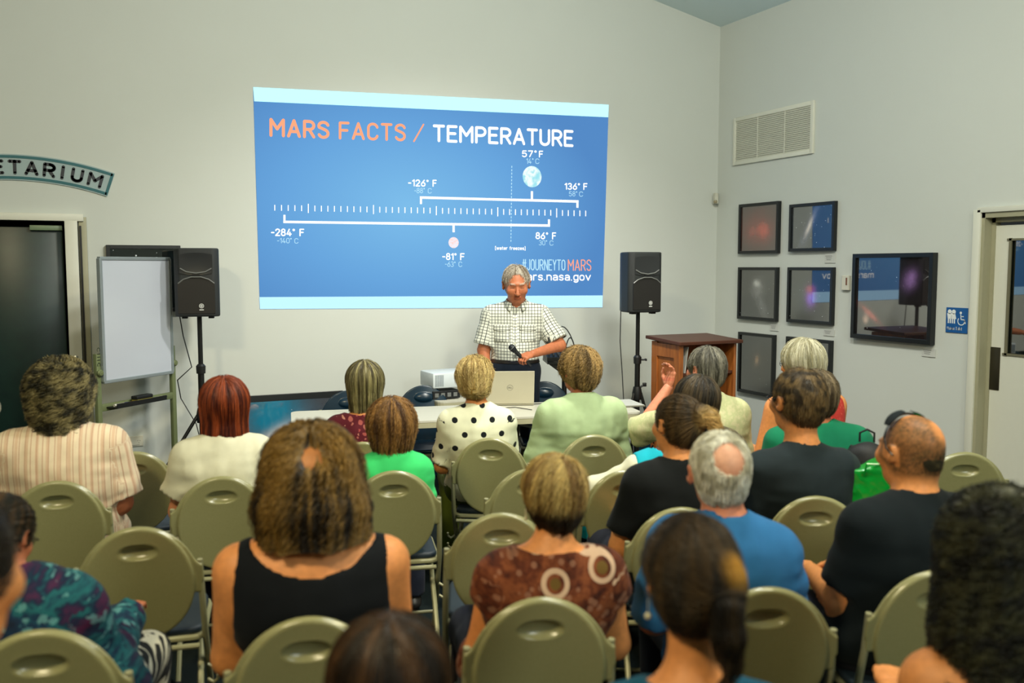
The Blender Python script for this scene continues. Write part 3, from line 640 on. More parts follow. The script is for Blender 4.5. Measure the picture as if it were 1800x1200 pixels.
# ------------------------------------------------------------------ speakers on tripod stands
def speaker(label, x, y, ztop, rz):
    H_, W_, D_ = .47, .29, .27
    o = thing('loudspeaker', label, 'speaker', (x, y, ztop - H_), rz, 'loudspeakers on stands')
    pts = [(-.145, -.10), (-.11, -.135), (.11, -.135), (.145, -.10), (.135, .02), (.09, .135), (-.09, .135), (-.135, .02)]
    b = MB(); b.prism(pts, 'z', 0.012, H_)
    bmesh.ops.bevel(b.bm, geom=list(b.bm.edges), offset=.014, segments=3, profile=.6, affect='EDGES')
    b.build('cabinet', M['cab'], o, 60)
    # horn recess: a scooped dish
    b = MB()
    rows = []
    for i in range(9):
        a = i / 8 * math.pi; z = .405 + .0 ; row = []
        for j in range(13):
            u = -1 + 2 * j / 12; v = -1 + 2 * i / 8
            d = max(0, 1 - (abs(u) ** 2.6)) * max(0, 1 - abs(v) ** 2.2)
            row.append(b.bm.verts.new((u * .105, -.1365 + .05 * d ** .7 * .0 - .004 + .004 * d, .365 + v * (.062 + .012 * (1 - u * u)))))
        rows.append(row)
    for A_, B_ in zip(rows, rows[1:]):
        for k in range(12): b.bm.faces.new((A_[k], A_[k + 1], B_[k + 1], B_[k]))
    b.build('horn', M['horn'], o, 60)
    b = MB()                                             # lips above and below the horn
    b.tube([(-.1, -.141, .335), (-.06, -.146, .312), (0, -.148, .303), (.06, -.146, .312), (.1, -.141, .335)], .0045, 6)
    b.build('horn_lip', M['lip'], o)
    b = MB(); b.tube([(-.115, -.138, .235), (-.08, -.143, .262), (-.03, -.146, .278), (.03, -.146, .278), (.08, -.143, .262), (.115, -.138, .235)], .0045, 6)
    b.build('woofer_rim', M['lip'], o)
    gpts = [(-.118, .035), (.118, .035), (.118, .225)] + [(.118 * math.cos(R(a)), .225 + .05 * math.sin(R(a))) for a in range(15, 180, 15)] + [(-.118, .225)]
    MB().prism(gpts, 'y', -.1400, -.130).build('grille', M['grille'], o, None)
    b = MB().box((0, -.142, .298), (.05, .006, .02)); b.build('badge_recess', M['black'], o, None)
    # round emblem with three crossed forks, and its small word bar
    em = MB(); cx, cz2, ye = 0.03, .085, -.1412
    for k in range(18):
        a0, a1 = k / 18 * 6.2832, (k + 1) / 18 * 6.2832
        em.quad([(cx + r * math.cos(a), ye, cz2 + r * math.sin(a)) for r, a in ((.0125, a0), (.0155, a0), (.0155, a1), (.0125, a1))])
    for k in range(6):
        a = k / 6 * 6.2832 + .52; d = Vector((math.cos(a), math.sin(a))); n_ = Vector((-d.y, d.x)) * .0016
        em.quad([(cx + n_.x, ye, cz2 + n_.y), (cx + d.x * .012 + n_.x, ye, cz2 + d.y * .012 + n_.y), (cx + d.x * .012 - n_.x, ye, cz2 + d.y * .012 - n_.y), (cx - n_.x, ye, cz2 - n_.y)])
    em.quad([(cx - .014, ye, .056), (cx + .014, ye, .056), (cx + .014, ye, .062), (cx - .014, ye, .062)])
    em.build('emblem', M['emblem'], o, None)
    for s in (-1, 1): MB().box((s * .085, -.07, .006), (.035, .05, .014), bev=.002).build('rubber_foot', M['rubber'], o, None)
    return o
M['cab'] = mat('speaker_cabinet', (27, 31, 32), .55, bump=.4, bscale=900); M['horn'] = mat('speaker_horn', (40, 42, 44), .3); M['lip'] = mat('speaker_lip', (110, 112, 110), .35)
M['grille'] = mat('speaker_grille', (32, 30, 28), .5, vary=.5, scale=420, metal=.2); M['emblem'] = mat('emblem_print', (215, 218, 215), .5)
def stand(label, x, y, ztop, rz, hub, collar, legr=.42):
    o = thing('speaker_stand', label, 'stand', (x, y, 0), rz, 'tripod speaker stands')
    MB().tube([(0, 0, collar - .05), (0, 0, ztop)], .016, 12).build('upper_pole', M['darkmetal'], o)
    MB().tube([(0, 0, .06), (0, 0, collar)], .021, 12).build('lower_pole', M['darkmetal'], o)
    b = MB(); b.lathe([(.0, collar - .03), (.03, collar - .03), (.032, collar + .02), (0.02, collar + .035), (0, collar + .035)], 14); b.tube([(0, 0, collar), (.06, 0, collar)], .007, 8); b.box((.066, 0, collar), (.014, .03, .018), bev=.003)
    b.build('clamp_knob', M['black'], o)
    b = MB(); b.lathe([(0, hub - .05), (.036, hub - .05), (.04, hub), (.03, hub + .05), (0, hub + .05)], 14); b.tube([(0, 0, hub + .03), (.05, 0, hub + .06)], .008, 8); b.box((.058, 0, hub + .065), (.03, .02, .03), bev=.004)
    b.build('leg_hub', M['black'], o)
    for k in range(3):
        a = R(90 + 120 * k); c_, s_ = math.cos(a), math.sin(a)
        l = MB().tube([(.03 * c_, .03 * s_, hub), (legr * c_, legr * s_, .02)], .0125, 8).build('leg', M['darkmetal'], o)
        MB().ball((legr * c_, legr * s_, .018), .018, 10).build('rubber_foot', M['rubber'], l)
        MB().tube([(.022 * c_, .022 * s_, .16), (legr * .55 * c_, legr * .55 * s_, hub * .46)], .008, 6).build('brace', M['darkmetal'], o)
    return o
s1 = at_g(349, 500, 6.2); zt1 = at_g(349, 436, 6.1).z
stand('black tripod speaker stand left of the slide beside the whiteboard', s1.x, s1.y, zt1 - .42, R(95), .70, 1.02, .46)
speaker('black loudspeaker left of the slide on a tripod stand', s1.x, s1.y, zt1, R(-12))
s2 = at_g(1122, 500, 7.02); zt2 = at_g(1122, 443, 6.95).z
stand('black tripod speaker stand right of the slide near the lectern', s2.x, s2.y, zt2 - .42, R(-20), .74, 1.0, .25)
speaker('black loudspeaker right of the slide on a tripod stand', s2.x, s2.y, zt2, R(-4))
cb = MB().tube([at_g(1092, 520, 7.15), at_g(1090, 600, 7.2), at_g(1094, 660, 7.2), at_g(1097, 720, 7.2), (s2.x - .12, s2.y + .1, .02)], .004, 6).build('speaker_cable', M['black']); tag(cb, 'thin black cable hanging down beside the right speaker stand', 'cable')
cb = MB().tube([at_g(314, 545, 6.3), at_g(322, 590, 6.4), at_g(337, 645, 6.25), at_g(312, 668, 6.4), at_g(318, 700, 6.45), at_g(345, 745, 6.4), (s1.x + .1, s1.y + .12, .02)], .004, 6).build('speaker_cable', M['black']); tag(cb, 'thin black cable looping down behind the left speaker stand', 'cable')

# ------------------------------------------------------------------ folding tables
M['tabletop'] = mat('white_table_plastic', (204, 202, 186), .38, vary=.03, scale=60); M['tabedge'] = mat('table_edge_cream', (176, 172, 142), .5)
M['tableg'] = mat('table_leg_white', (170, 172, 168), .4, metal=.3)
def folding_table(label, c, L, D_, rz, H_=.735):
    o = thing('folding_table', label, 'table', (c[0], c[1], 0), rz, 'white folding tables')
    r = .06; pts = []
    for sx, sy, a0 in ((1, 1, 0), (-1, 1, 90), (-1, -1, 180), (1, -1, 270)):
        for k in range(5): a = R(a0 + k * 22.5); pts.append((sx * (L / 2 - r) + r * math.cos(a), sy * (D_ / 2 - r) + r * math.sin(a)))
    b = MB(); b.prism(pts, 'z', H_ - .012, H_); b.build('tabletop', M['tabletop'], o, None)
    b = MB(); b.prism([(x * .998, y * .996) for x, y in pts], 'z', H_ - .048, H_ - .012); b.build('table_edge', M['tabedge'], o, None)
    for s in (-1, 1):
        for q in (-1, 1):
            MB().tube([(s * (L / 2 - .28), q * (D_ / 2 - .09), H_ - .05), (s * (L / 2 - .2), q * (D_ / 2 - .07), .012)], .015, 8).build('leg', M['tableg'], o)
        MB().tube([(s * (L / 2 - .235), -(D_ / 2 - .08), .32), (s * (L / 2 - .235), (D_ / 2 - .08), .32)], .011, 8).build('leg_brace', M['tableg'], o)
        MB().tube([(s * (L / 2 - .26), 0, .5), (s * .2, 0, H_ - .06)], .009, 8).build('strut', M['tableg'], o)
    return o
TA, TB = at_z(512, 749, .735), at_z(1130, 724, .735); dv = TB - TA; TL_ = dv.length; TRZ = math.atan2(dv.y, dv.x); TD = .60
nrm = Vector((-math.sin(TRZ), math.cos(TRZ), 0)); tc = (TA + TB) / 2 + nrm * TD / 2
folding_table('long white folding table in front of the speaker, holding the laptop', tc, TL_, TD, TRZ)
b0 = at_z(768, 706, .735); b1 = at_z(998, 689, .735); dv2 = b1 - b0; rz2 = math.atan2(dv2.y, dv2.x); c2 = (b0 + b1) / 2
folding_table('small white folding table by the front wall, holding the projector', (c2.x, c2.y + .18), dv2.length, .4, rz2)
Tz = .7355
def on_table(px, py, dz=0): p = at_z(px, py, Tz + dz); return p
# laptop, lid seen from behind
lp = thing('laptop', 'silver laptop with open lid on the long table', 'laptop', on_table(896, 713), 0); lp.rotation_euler[2] = R(-22)
M['alu'] = mat('laptop_silver', (196, 190, 168), .38, metal=.35, vary=.02)
MB().box((0, .13, .009), (.345, .24, .016), bev=.004).build('laptop_base', M['alu'], lp, None)
MB().box((0, .13, .0178), (.29, .10, .001)).build('keyboard', M['black'], lp, None)
lid = MB().box((0, 0, .125), (.345, .008, .245), bev=.003).build('laptop_lid', M['alu'], lp, None); lid.location = (0, 0, .014); lid.rotation_euler = (R(14), 0, 0)
scr = MB().box((0, .0045, .125), (.325, .001, .21)).build('laptop_screen', emit('laptop_screen', (120, 160, 210), .7), lid, None)
gm = mat('logo_grey', (92, 92, 86), .4)
b = MB(); yb_ = -.0045
for k in range(24):
    a0, a1 = k / 24 * 6.2832, (k + 1) / 24 * 6.2832
    b.quad([(r * math.cos(a), yb_, .125 + r * math.sin(a)) for r, a in ((.0195, a0), (.0215, a0), (.0215, a1), (.0195, a1))])
b.build('logo_ring', gm, lid, None)
text_fit('logo_text', 'DELL', [Vector((-.0150, yb_, .131)), Vector((.0150, yb_, .131)), Vector((.0150, yb_, .119)), Vector((-.0150, yb_, .119))], gm, lid, .02)
# closed laptop sleeve / papers at right end
p0 = on_table(1098, 711)
o = thing('document_folder', 'flat grey folder lying on right end of the long table', 'folder', (p0.x, p0.y + .02, Tz), TRZ)
MB().box((0, 0, .006), (.22, .3, .010), bev=.002).build('folder_cover', mat('folder_grey', (120, 118, 105), .5), o, None); MB().box((.004, 0, .0125), (.2, .28, .003)).build('paper_sheet', paper, o, None)
cb = MB().tube([on_table(835, 716, .005), on_table(860, 718, .005), on_table(905, 715.5, .005), on_table(935, 720, .005)], .003, 6).build('power_cable', M['black']); tag(cb, 'thin black cable lying before the laptop on the long table', 'cable')
cb = MB().tube([on_table(936, 710, .005), on_table(965, 708, .005), on_table(975, 703, .005), on_table(990, 702, .005)], .003, 6).build('power_cable', M['black']); tag(cb, 'thin black cable lying right of the laptop on the long table', 'cable')
# projector on a riser box, black receiver
pz = .737; pj = at_z(790, 704, pz)
rc = thing('av_receiver', 'flat black media box under the projector beside a black chair', 'media box', (pj.x, pj.y + .2, pz), rz2)
MB().box((0, 0, .035), (.22, .26, .06), bev=.004).build('receiver_case', M['black'], rc, None)
b = MB()
for k in range(4): b.box((-.08 + .05 * k, -.131, .035), (.03, .003, .03))
b.build('receiver_ports', M['lip'], rc, None)
cb = MB().tube([at_g(762, 693, 6.9), at_g(770, 688, 6.85), at_g(785, 686, 6.85), at_g(797, 690, 6.85)], .004, 6).build('projector_cable', M['black']); tag(cb, 'black cable curling over the media box below the projector', 'cable')
pr_ = thing('projector', 'white video projector standing above the black media box', 'projector', (pj.x + .06, pj.y + .2, pz + .067), rz2)
M['pj'] = mat('projector_white', (205, 214, 218), .35)
MB().box((0, 0, .075), (.34, .26, .115), bev=.012).build('projector_case', M['pj'], pr_)
b = MB()
for k in range(7): b.box((-.150 + .010 * k, -.131, .075), (.004, .004, .085))
b.build('vent_slots', mat('vent_grey', (110, 120, 126), .5), pr_, None)
MB().lathe([(0, 0), (.035, 0), (.038, .02), (.028, .022), (.026, .01), (0, .01)], 20, Matrix.Translation((.06, .132, .075)) @ Matrix.Rotation(R(-90), 4, 'X')).build('lens', M['black'], pr_)
for sx in (-1, 1):
    for sy in (-1, 1): MB().tube([(sx * .13, sy * .1, 0), (sx * .13, sy * .1, .02)], .012, 10).build('foot', M['rubber'], pr_)
# mixer with cables on a small black stand behind the speaker
mx = at_g(992, 634, 7.0); 
o = thing('equipment_stand', 'small black stand behind the standing man, under the mixer', 'stand', (mx.x, mx.y, 0), R(-20))
MB().box((0, 0, mx.z), (.30, .3, .02), bev=.003).build('stand_top', M['darkmetal'], o, None)
MB().prism([(-.14, mx.z - .01), (.14, mx.z - .01), (.02, mx.z - .10), (-.02, mx.z - .10)], 'y', -.12, .12).build('stand_bracket', M['darkmetal'], o, None)
MB().tube([(0, 0, mx.z - .1), (0, 0, .04)], .02, 10).build('stand_pole', M['darkmetal'], o)
for k in range(3): MB().tube([(0, 0, .25), (.26 * math.cos(k * 2.094), .26 * math.sin(k * 2.094), .015)], .012, 8).build('leg', M['darkmetal'], o)
o = thing('audio_mixer', 'black audio mixer with looping cables behind the standing man', 'mixer', (mx.x, mx.y, mx.z + .0105), R(-20))
MB().prism([(-.13, 0), (.13, 0), (.13, .085), (-.13, .03)], 'x', -.15, .15).build('mixer_body', M['black'], o, None)
b = MB()
for i in range(8):
    for j in range(4): b.tube([(-.13 + .036 * i, -.09 + .05 * j, .04 + .0106 * j), (-.13 + .036 * i, -.092 + .05 * j, .056 + .0106 * j)], .006, 6)
b.build('mixer_knobs', M['lip'], o)
for k, (xa, xb, hh_, yy) in enumerate(((-.12, .10, .19, .08), (-.06, .02, .10, .0), (.0, .08, .11, -.03), (-.1, -.02, .085, .05))):
    MB().tube([(xa + (xb - xa) * i / 10, yy, .06 + hh_ * math.sin(math.pi * i / 10) ** .8) for i in range(11)], .0045, 6).build('patch_cable', M['black'], o)
# lectern
t = NT('lectern_wood'); o_ = t.obj(); mp = t.add('ShaderNodeMapping', in_0=o_); mp.inputs['Scale'].default_value = (14, 14, 1.6)
n_ = t.noise(1.6, 6, vec=mp.outputs[0], rough=.6); t.base(t.ramp(n_, [(.3, lin((116, 62, 26))), (.55, lin((158, 92, 40))), (.75, lin((176, 108, 52)))])); t.set(Roughness=.38); M['wood'] = t.m
M['wooddark'] = mat('lectern_wood_dark', (74, 38, 22), .45, vary=.25, scale=14)
la = at_z(1148, 594, 1.17); lb = at_z(1197, 600, 1.17)
lc = Vector(((la.x + lb.x) / 2, (la.y + lb.y) / 2, 0)); lrz = math.atan2(lb.y - la.y, lb.x - la.x)
LW = (lb - la).length
le = thing('lectern', 'brown wooden lectern with recessed side panel right of the speaker stand', 'lectern', (la.x, la.y, 0), lrz)
LD = .52
MB().box((LW / 2, .0125, .575), (LW, .025, 1.15), bev=.003).build('side_panel', M['wood'], le, None)
b = MB()
for s in (0, 1): b.box((.035 + s * (LW - .07), -.006, .6), (.07, .014, 1.1), bev=.002)
for zz in (1.09, .08): b.box((LW / 2, -.006, zz), (LW - .13, .014, .1), bev=.002)
b.build('panel_moulding', M['wood'], le, None)
MB().box((LW / 2, LD - .0125, .575), (LW, .025, 1.15), bev=.003).build('side_panel', M['wood'], le, None)
MB().box((.0125, LD / 2, .575), (.025, LD - .05, 1.15), bev=.003).build('front_panel', M['wood'], le, None)
for zz in (.06, .55, .92): MB().box((LW / 2, LD / 2, zz), (LW - .03, LD - .05, .02)).build('shelf', M['wooddark'], le, None)
b = MB(); b.box((LW / 2 - .01, LD / 2, 1.165), (LW + .09, LD + .07, .026), rot=(0, R(3), 0), bev=.005); b.build('lectern_top', M['wooddark'], le, None)
sheet = MB().box((0, 0, .09), (.16, .004, .2), rot=(R(-8), 0, 0)).build('leaning_paper', paper); tag(sheet, 'white paper propped on the lectern shelf behind grey-haired man', 'paper')
sheet.location = Matrix.Translation(le.location) @ Matrix.Rotation(lrz, 4, 'Z') @ Vector((LW - .1, .07, .935)); sheet.rotation_euler = (0, 0, lrz)
# ================================================================== SCULPTING BY DISTANCE FIELDS (numpy): smooth bodies, clothes, hair, chair backs
RNG = np.random.RandomState(11)
_L = RNG.rand(32, 32, 32).astype(np.float32)
def vnoise(P):
    """value noise -1..1 of points (...,3)"""
    i = np.floor(P).astype(np.int32); f = P - i; f = f * f * (3 - 2 * f); i &= 31; j = (i + 1) & 31
    x0, y0, z0 = i[..., 0], i[..., 1], i[..., 2]; x1, y1, z1 = j[..., 0], j[..., 1], j[..., 2]; fx, fy, fz = f[..., 0], f[..., 1], f[..., 2]
    a = _L[x0, y0, z0] * (1 - fx) + _L[x1, y0, z0] * fx; b = _L[x0, y1, z0] * (1 - fx) + _L[x1, y1, z0] * fx
    c = _L[x0, y0, z1] * (1 - fx) + _L[x1, y0, z1] * fx; d = _L[x0, y1, z1] * (1 - fx) + _L[x1, y1, z1] * fx
    return ((a * (1 - fy) + b * fy) * (1 - fz) + (c * (1 - fy) + d * fy) * fz) * 2 - 1
class Sdf:
    """list of primitives, smooth-joined in order. Each: (function of points, lo, hi, k, op)"""
    def __init__(s): s.p = []
    def add(s, fn, lo, hi, k=.03, op='u'): s.p.append((fn, np.array(lo, float), np.array(hi, float), k, op)); return s
    def cone(s, a, b, ra, rb, k=.03, sq=(1, 1, 1), rot=None, op='u', cut=None):
        """round cone a->b; sq stretches its cross-section along the local axes; cut = flat end plane (point, normal)"""
        a = np.array(a, float); b = np.array(b, float); q = np.array(sq, float); Rm = np.eye(3) if rot is None else np.array(rot)
        ab = ((b - a) @ Rm) / q; L2 = float(ab @ ab) + 1e-12; mq = float(q.min())
        def fn(P):
            p = ((P - a) @ Rm) / q; t = np.clip(p @ ab / L2, 0, 1)
            d = (np.linalg.norm(p - t[..., None] * ab, axis=-1) - (ra + (rb - ra) * t)) * (mq + (1 - mq) * .5 if mq < 1 else 1)
            if cut is not None: d = np.maximum(d, (P - np.array(cut[0])) @ np.array(cut[1]))
            return d
        m = max(ra, rb) * float(q.max()) + .001
        return s.add(fn, np.minimum(a, b) - m, np.maximum(a, b) + m, k, op)
    def ell(s, c, r, k=.03, rot=None, op='u'):
        c = np.array(c, float); r = np.array(r, float); Rm = np.eye(3) if rot is None else np.array(rot)
        def fn(P):
            p = (P - c) @ Rm; k0 = np.linalg.norm(p / r, axis=-1); k1 = np.linalg.norm(p / (r * r), axis=-1) + 1e-9
            return k0 * (k0 - 1) / k1
        m = float(r.max()); return s.add(fn, c - m, c + m, k, op)
    def eval(s, P):
        D = np.full(P.shape[:-1], 1.0, np.float32)
        for fn, lo, hi, k, op in s.p:
            D = s._j(D, fn(P).astype(np.float32), k, op)
        return D
    @staticmethod
    def _j(D, d, k, op):
        if op == 'u':
            h = np.maximum(k - np.abs(D - d), 0) / k; return np.minimum(D, d) - h * h * k * .25
        h = np.maximum(k - np.abs(D + d), 0) / k; return np.maximum(D, -d) + h * h * k * .25
    def grid(s, X, Y, Z):
        D = np.full((len(X), len(Y), len(Z)), .08, np.float32)
        for fn, lo, hi, k, op in s.p:
            m = .03 + k
            i0, i1 = np.searchsorted(X, lo[0] - m), np.searchsorted(X, hi[0] + m); j0, j1 = np.searchsorted(Y, lo[1] - m), np.searchsorted(Y, hi[1] + m); k0, k1 = np.searchsorted(Z, lo[2] - m), np.searchsorted(Z, hi[2] + m)
            if i1 <= i0 or j1 <= j0 or k1 <= k0: continue
            P = np.stack(np.meshgrid(X[i0:i1], Y[j0:j1], Z[k0:k1], indexing='ij'), -1)
            D[i0:i1, j0:j1, k0:k1] = s._j(D[i0:i1, j0:j1, k0:k1], fn(P).astype(np.float32), k, op)
        return D
def nets(D, X, Y, Z):
    """surface nets over a rectilinear grid -> verts, quads"""
    S = D < 0; n = [q - 1 for q in D.shape]
    c = [S[i:i + n[0], j:j + n[1], k:k + n[2]] for i in (0, 1) for j in (0, 1) for k in (0, 1)]
    act = np.zeros(n, bool); al = np.ones(n, bool)
    for q in c: act |= q; al &= q
    act &= ~al; I, J, K = np.nonzero(act); idx = np.full(n, -1, np.int64); idx[I, J, K] = np.arange(len(I))
    acc = np.zeros((len(I), 3)); cnt = np.zeros(len(I)); co = [X, Y, Z]
    B = [(i, j, k) for i in (0, 1) for j in (0, 1) for k in (0, 1)]
    for a in B:
        for b in B:
            if sum(b) - sum(a) == 1 and all(b[q] >= a[q] for q in range(3)):
                da = D[I + a[0], J + a[1], K + a[2]]; db = D[I + b[0], J + b[1], K + b[2]]; m = (da < 0) != (db < 0)
                t = np.where(m, da / np.where(m, da - db, 1), 0)
                pa = np.stack([X[I + a[0]], Y[J + a[1]], Z[K + a[2]]], -1); pb = np.stack([X[I + b[0]], Y[J + b[1]], Z[K + b[2]]], -1)
                acc += np.where(m[:, None], pa + (pb - pa) * t[:, None], 0); cnt += m
    V = acc / np.maximum(cnt, 1)[:, None]; F = []
    for ax in range(3):
        o = [q for q in range(3) if q != ax]
        sl0 = [slice(1, n[q]) if q != ax else slice(0, n[q]) for q in range(3)]
        A = D[sl0[0], sl0[1], sl0[2]]; sl1 = list(sl0); sl1[ax] = slice(1, n[ax] + 1); Bv = D[sl1[0], sl1[1], sl1[2]]
        m = (A < 0) != (Bv < 0); q = np.nonzero(m); fl = (A < 0)[q]; p = [q[i] + (1 if i != ax else 0) for i in range(3)]
        def at(d0, d1):
            r = list(p); r[o[0]] = r[o[0]] - d0; r[o[1]] = r[o[1]] - d1; return idx[r[0], r[1], r[2]]
        f = np.stack([at(0, 0), at(1, 0), at(1, 1), at(0, 1)], -1)
        if ax == 1: fl = ~fl
        f[~fl] = f[~fl][:, ::-1]; F.append(f)
    F = np.concatenate(F); F = F[(F >= 0).all(1)]
    return V.astype(np.float32), F
def axis(lo, hi, step, fine=None, fstep=None):
    """grid axis; between fine[0]..fine[1] uses fstep"""
    out = [lo]
    while out[-1] < hi: 
        x = out[-1]; out.append(x + (fstep if fine and fine[0] <= x < fine[1] else step))
    return np.array(out)
def sculpt(sdf, step, noise=None, post=None, lo=None, hi=None, fx=None, fy=None, fz=None, fstep=None):
    L = np.min([p[1] for p in sdf.p if p[4] == 'u'], 0) - .03 if lo is None else np.array(lo); H = np.max([p[2] for p in sdf.p if p[4] == 'u'], 0) + .03 if hi is None else np.array(hi)
    X, Y, Z = axis(L[0], H[0], step, fx, fstep), axis(L[1], H[1], step, fy, fstep), axis(L[2], H[2], step, fz, fstep)
    D = sdf.grid(X, Y, Z)
    if noise is not None or post is not None:
        near = np.nonzero(np.abs(D) < .045) if post is None else np.nonzero(D < .06)
        P = np.stack([X[near[0]], Y[near[1]], Z[near[2]]], -1); d = D[near]
        if noise is not None: d = d + noise(P)
        if post is not None: d = post(P, d)
        D[near] = d
    return nets(D, X, Y, Z)

# ------------------------------------------------------------------ the grey-green folding chair
t = NT('chair_plastic'); t.base(t.mix(t.noise(220, 2), lin((132, 130, 88)), lin((146, 144, 102)))); t.set(Roughness=.27, Specular_IOR_Level=.7); t.bump(t.noise(900, 2), .12, .001); M['chair'] = t.m
M['chairtube'] = mat('chair_tube_paint', (150, 148, 114), .35, metal=.1, vary=.03)
M['vinyl'] = mat('blue_grey_seat_vinyl', (28, 42, 54), .5, vary=.1, bump=.2, bscale=500); M['navyvinyl'] = mat('dark_blue_chair_vinyl', (14, 40, 56), .28, vary=.05)
CH = .85                                                  # top of the back
def back_mesh():
    """round plastic back: wide disc with shoulders, curved, with a dished oval grip"""
    X = np.arange(-.225, .226, .0045); Y = np.arange(-.05, .05, .0035); Z = np.arange(.40, .88, .0045)
    x, y, z = np.meshgrid(X, Y, Z, indexing='ij'); cz_, rx, rz_ = .640, .178, .208
    yb = y + .55 * x * x - .012                           # curved round the sitter
    q = np.sqrt((x / rx) ** 2 + ((z - cz_) / rz_) ** 2); disc = (q - 1) * .185
    wing = np.maximum(np.abs(x) - .203, np.maximum(z - .725 - .02 * np.cos(x * 15), .60 - z)) ; arch = (np.sqrt((x / .198) ** 2 + ((z - .635) / .215) ** 2) - 1) * .19
    arch = np.maximum(arch, .66 - z)
    outer = np.minimum(wing, arch); k = .03; h = np.maximum(k - np.abs(wing - arch), 0) / k; outer = outer - h * h * k * .25
    slab1 = np.abs(yb - .004) - .006; a1 = np.maximum(outer, slab1)      # thin sheet behind
    slab2 = np.abs(yb + .004) - .009; a2 = np.maximum(disc, slab2)
    def rnd(o, s_, r): return np.sqrt(np.maximum(o + r, 0) ** 2 + np.maximum(s_ + r, 0) ** 2) + np.minimum(np.maximum(o + r, s_ + r), 0) - r
    a1 = rnd(outer, slab1, .0055); a2 = rnd(disc, slab2, .008); k = .006; h = np.maximum(k - np.abs(a1 - a2), 0) / k; D = np.minimum(a1, a2) - h * h * k * .25
    g = np.sqrt((x / .062) ** 2 + ((yb + .018) / .026) ** 2 + ((z - .762) / .028) ** 2); g = (g - 1) * .022
    lip = np.sqrt((x / .069) ** 2 + ((yb + .012) / .0055) ** 2 + ((z - .762) / .035) ** 2); lip = (lip - 1) * .006
    bk = (np.sqrt((x / .072) ** 2 + ((yb - .006) / .020) ** 2 + ((z - .762) / .037) ** 2) - 1) * .016; D = np.minimum(D, bk); D = np.minimum(D, lip); k = .004; h = np.maximum(k - np.abs(D + g), 0) / k; D = np.maximum(D, -g) + h * h * k * .25
    V, F = nets(D.astype(np.float32), X, Y, Z)
    return V, F
bV, bF = back_mesh()
TILT = R(9)
def tilt_pt(p):                                            # the back leans away about its foot
    x, y, z = p; c, s_ = math.cos(TILT), math.sin(TILT); return (x, y * c - (z - .44) * s_, .44 + y * s_ + (z - .44) * c)
bV = np.array([tilt_pt(p) for p in bV])
# chair origin: on the floor under the foot of the back; it faces +y
def make_chair(back_m, seat_m, group, name='folding_chair'):
    o = thing(name, 'chair', 'chair', group=group)
    link(bpy.data.objects.new('backrest', numpy_mesh('backrest', bV, bF, back_m)), o)
    b = MB(); pts = []
    for sx, sy, a0, rx_ in ((1, 1, 0, .07), (-1, 1, 90, .07), (-1, -1, 180, .04), (1, -1, 270, .04)):
        for k in range(5):
            a = R(a0 + 22.5 * k); pts.append((sx * (.195 - rx_) + rx_ * math.cos(a), .215 + sy * (.195 - rx_) + rx_ * math.sin(a)))
    b.prism(pts, 'z', .425, .455); bmesh.ops.bevel(b.bm, geom=[e for e in b.bm.edges if abs(e.verts[0].co.z - e.verts[1].co.z) < 1e-5], offset=.012, segments=3, profile=.5, affect='EDGES')
    b.build('seat', seat_m, o, 60)
    b = MB(); b.tube([(x * 1.01, .215 + (y - .215) * 1.01, .419) for x, y in pts], .0115, 8, closed=True); b.build('seat_rim', M['chairtube'], o)
    MB().tube([(-.185, -.012, .40), (.185, -.012, .40)], .010, 8).build('cross_bar', M['chairtube'], o)
    for s in (-1, 1):
        MB().tube([tilt_pt((s * .196, .004, .72)), tilt_pt((s * .199, .0, .60)), (s * .203, .02, .44), (s * .205, .13, .26), (s * .207, .31, .012)], [.010, .011, .0115, .0115, .0115], 8).build('front_leg', M['chairtube'], o)
        MB().tube([(s * .178, .20, .405), (s * .182, .02, .22), (s * .185, -.13, .012)], .0112, 8).build('rear_leg', M['chairtube'], o)
        b = MB()
        for zz in (.30, .245): b.tube([(s * .205, .06, zz), (s * .225, .055, zz - .012), (s * .240, .05, zz), (s * .240, .045, zz + .018)], .006, 6)
        b.build('link_hook', M['chairtube'], o)
        for p in ((s * .207, .315, .011), (s * .185, -.134, .011)): MB().ball(p, (.015, .015, .011), 10).build('foot_cap', M['rubber'], o)
    MB().tube([(-.205, .27, .09), (.205, .27, .09)], .008, 8).build('stretcher', M['chairtube'], o)
    return o
TOPV = tilt_pt((0, .0, .85)); TY, TZ = TOPV[1], TOPV[2]
CHAIR_P = make_chair(M['chair'], M['vinyl'], 'grey folding chairs in rows'); CHAIR_USED = False
def chair_at(px, py, rz, label, scale=1.0):
    """place a folding chair so that the top of its back stands at the pixel ray"""
    global CHAIR_USED
    p = at_z(px, py, TZ * scale); c = CHAIR_P if not CHAIR_USED else copy_tree(CHAIR_P); CHAIR_USED = True
    a = R(rz); c.rotation_euler[2] = a; c.scale = (scale,) * 3 if scale != 1 else (1, 1, 1)
    c.location = (p.x + math.sin(a) * TY * scale, p.y - math.cos(a) * TY * scale, 0); c['label'] = label
    return c
CHAIRS = {}
